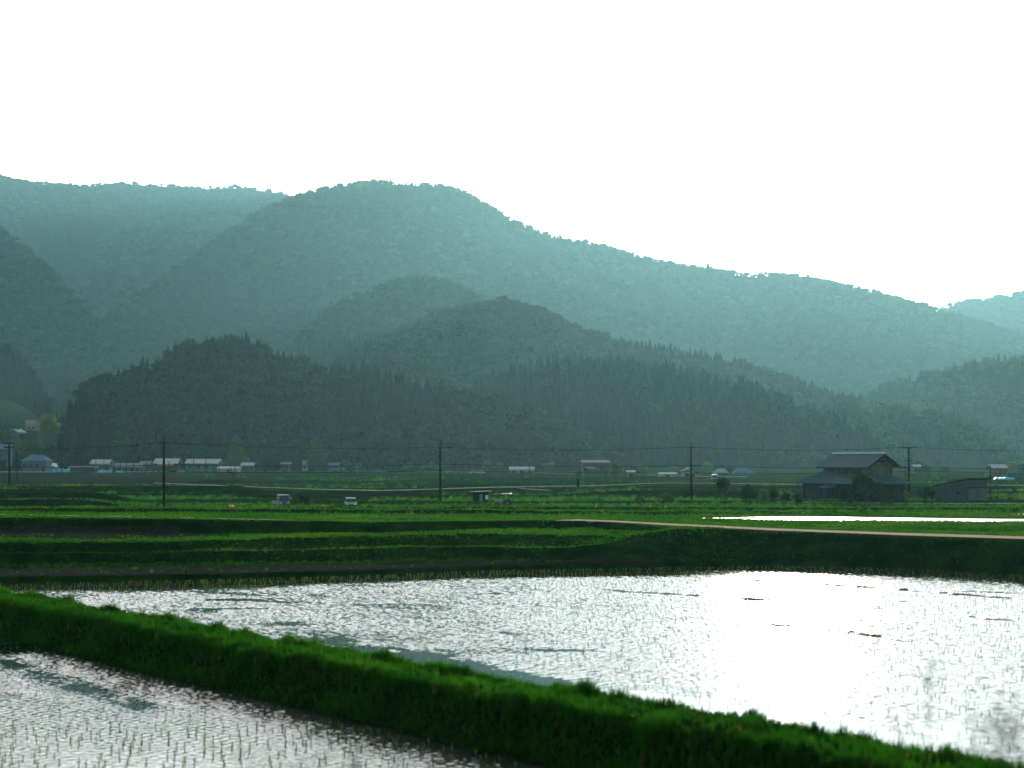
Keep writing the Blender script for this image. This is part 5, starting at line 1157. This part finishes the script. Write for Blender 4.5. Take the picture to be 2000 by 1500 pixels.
# green sprig on the right-hand bank and others
leafy_tree(1365, 1106, 1084, 82.3, 18, 'bright green sprig growing at the foot of the right bank by the water', None, 'sprig', 61, 'fan', 'leaf_mid', n=260, trunk=.1, cat='plant')
leafy_tree(1116, 1104, 1094, 80.5, 8, 'small green sprig on the dark ploughed strip right of centre', None, 'sprig', 62, 'fan', 'leaf_mid', n=120, trunk=.1, cat='plant')
leafy_tree(364, 1122, 1107, 72.5, 9, 'small green sprig on the dark ploughed strip at left', None, 'sprig', 63, 'fan', 'leaf_mid', n=120, trunk=.1, cat='plant')
def on_bank(px, t0):
    # point of the near bank seen in column px, t0 metres from its far edge
    k = (px-1000)/F; o_ = B0+BN*t0; s_ = (k*o_.y-o_.x)/(BD.x-k*BD.y); q = o_+BD*s_; return q.x, q.y
x, y_ = on_bank(216, .35)
o = leafy_tree(216, 0, 1180, y_, 30, 'dark low clump of broad leaves on the crest of the near bank at left', None, 'leaf_clump', 64, 'bush', 'leaf_dark', zb=.42, n=500, trunk=.02, cat='plant')
x, y_ = on_bank(1235, 1.75); 
fl = MB(); fl.tube([(0,0,0),(.01,0,.2)], .004, 5); fo = fl.build('dandelion', M['leaf_mid'], smooth=True); fo.location = (x, y_, .26); tag(fo, 'yellow orange flower in the dark grass of the near bank, lower right', 'flower')
hd_ = MB(); hd_.tube([(.01,0,.195),(.01,0,.2),(.01,0,.215),(.01,0,.222)], [.01,.028,.026,.008], 10); hd_.build('flower_head', mat_plain('dandelion_yellow', (.75,.33,.01), .8, spec=.0), fo, True)
# tall grass stems on the embankment close to the camera, far out of focus
def stem_mesh(seed):
    r = np.random.default_rng(seed); mb = MB(); 
    pts = [(0,0,0),(.02,0,.4),(.05,.01,.8),(.09,.02,1.)]; mb.tube(pts, [.004,.003,.002,.0015], 5)
    for k in range(16):
        q = .72+.28*r.random(); a = r.random()*6.28; c = Vector((.09*q, .02*q, q)); d = Vector((math.cos(a)*.05, math.sin(a)*.05, .03+.03*r.random())); mb.tube([c, c+d*.6, c+d], [.0015,.006,.001], 4)
    for k in range(3):
        a = r.random()*6.28; z_ = .15+.2*k; mb.tube([(.01,0,z_),(.01+math.cos(a)*.12,math.sin(a)*.12,z_+.2),(.01+math.cos(a)*.24,math.sin(a)*.24,z_+.18)], [.004,.005,.001], 4)
    return mb.mesh('grass_stem', M['leaf_mid'], True)
stm = [stem_mesh(k) for k in range(3)]
for k, (px, top, Y) in enumerate([(1945,1385,9.5),(1958,1372,9.2),(1972,1395,9.8),(1930,1400,9.6),(1988,1360,9.0),(1905,1405,10.),(1962,1400,10.2),(1880,1440,10.),(1758,1420,10.4),(1824,1300,8.8),(1992,1425,9.4),(690,1470,10.5),(700,1462,10.8),(1700,1455,10.6)]):
    zt = H-(top-HZ)/F*Y; zb = float(np.interp(Y, yv_e, zv_e))-.1
    o = link(bpy.data.objects.new('grass_stem', stm[k % 3])); h = zt-zb; o.location = ((px-1000)/F*Y-.09*h*.6, Y, zb); o.scale = (h*.6, h*.6, h); o.rotation_euler.z = .3*math.sin(k*3.)
    tag(o, 'blurred tall grass stem close to the camera in the lower right corner' if px > 1000 else 'blurred tall grass stem close to the camera at the bottom edge, left of centre', 'grass stem', 'blurred grass stems close to the camera')
# ------------------------------------------------------------------ haze, sky, sun, camera
m = bpy.data.materials.new('haze_air'); t = nt(m); out = N(t, 'ShaderNodeOutputMaterial')
pv = N(t, 'ShaderNodeVolumePrincipled'); pv.inputs['Density'].default_value = HAZE_D; pv.inputs['Color'].default_value = (*HAZE_C, 1); pv.inputs['Anisotropy'].default_value = HAZE_G
L(t, pv, 'Volume', out, 'Volume')
o = MB().box(-6950, 6950, -850, 7350, -3.3, 980).build('haze', m); tag(o, 'pale haze filling the whole valley', None, kind='stuff')

w = bpy.data.worlds.new('World'); scene.world = w; w.use_nodes = True; t = w.node_tree
for n_ in list(t.nodes): t.nodes.remove(n_)
out = t.nodes.new('ShaderNodeOutputWorld'); bg = t.nodes.new('ShaderNodeBackground'); sky = t.nodes.new('ShaderNodeTexSky')
sky.sky_type = 'NISHITA'; sky.sun_disc = False; sky.sun_elevation = math.radians(SUN_EL); sky.sun_rotation = math.radians(SUN_AZ)
sky.air_density = 1.0; sky.dust_density = 3.0; sky.ozone_density = 1.0; sky.altitude = 100
hs = t.nodes.new('ShaderNodeHueSaturation'); hs.inputs['Saturation'].default_value = SKY_SAT
t.links.new(sky.outputs['Color'], hs.inputs['Color'])
# added veil and cap shaping the sky's light: it evens out the glow round the sun and brightens the sky towards the horizon
dk = N(t, 'ShaderNodeMix', _data_type='RGBA', _blend_type='DARKEN'); dk.inputs['Factor'].default_value = 1
L(t, hs, 'Color', dk, 'A'); dk.inputs['B'].default_value = (SKY_CAP, SKY_CAP*.97, SKY_CAP*.92, 1)
tcw = N(t, 'ShaderNodeTexCoord'); sx = N(t, 'ShaderNodeSeparateXYZ'); L(t, tcw, 'Generated', sx, 'Vector')
rw = ramp(t, [(0, VEIL0), (.30, tuple(x*.75 for x in VEIL0)), (.75, tuple(x*.06 for x in VEIL0))]); L(t, sx, 'Z', rw, 'Fac')
vm = N(t, 'ShaderNodeVectorMath', _operation='SCALE'); L(t, rw, 'Color', vm, 0); dp = N(t, 'ShaderNodeVectorMath', _operation='DOT_PRODUCT'); L(t, tcw, 'Generated', dp, 0); dp.inputs[1].default_value = (math.sin(math.radians(SUN_AZ)), math.cos(math.radians(SUN_AZ)), 0)
mr = N(t, 'ShaderNodeMapRange'); t.links.new(dp.outputs['Value'], mr.inputs['Value'])
for k_, v_ in (('From Min', -.1), ('From Max', .75), ('To Min', VEIL*.06), ('To Max', VEIL)): mr.inputs[k_].default_value = v_
t.links.new(mr.outputs['Result'], vm.inputs['Scale'])
av = N(t, 'ShaderNodeVectorMath', _operation='ADD'); t.links.new(dk.outputs['Result'], av.inputs[0]); L(t, vm, 'Vector', av, 1)
t.links.new(av.outputs['Vector'], bg.inputs['Color']); t.links.new(bg.outputs[0], out.inputs[0])
bg.inputs['Strength'].default_value = SKY_STR
ld = bpy.data.lights.new('sun', 'SUN'); ld.energy = SUN_STR; ld.angle = math.radians(.5); ld.color = (1., .90, .77)
lo = link(bpy.data.objects.new('sun', ld))
az, el = math.radians(SUN_AZ), math.radians(SUN_EL)
sd = Vector((math.sin(az)*math.cos(el), math.cos(az)*math.cos(el), math.sin(el)))
lo.rotation_euler = sd.to_track_quat('Z', 'Y').to_euler(); lo.location = (0, 0, 60)
cam = bpy.data.cameras.new('camera'); cam.sensor_width = 36; cam.lens = 36*F/2000; cam.shift_y = (HZ-750)/2000
cam.clip_start = .1; cam.clip_end = 20000; cam.dof.use_dof = True; cam.dof.focus_distance = 110; cam.dof.aperture_fstop = FSTOP
co_ = link(bpy.data.objects.new('camera', cam)); co_.location = (0, 0, H); co_.rotation_euler = (math.pi/2, 0, 0); scene.camera = co_
vs = scene.view_settings; vs.view_transform = 'Standard'; vs.look = 'None'; vs.gamma = 1; vs.exposure = EXPO; vs.use_curve_mapping = False
cy = scene.cycles; cy.use_denoising = True; cy.max_bounces = 6; cy.volume_bounces = 1; cy.transparent_max_bounces = 8; cy.sample_clamp_indirect = 4
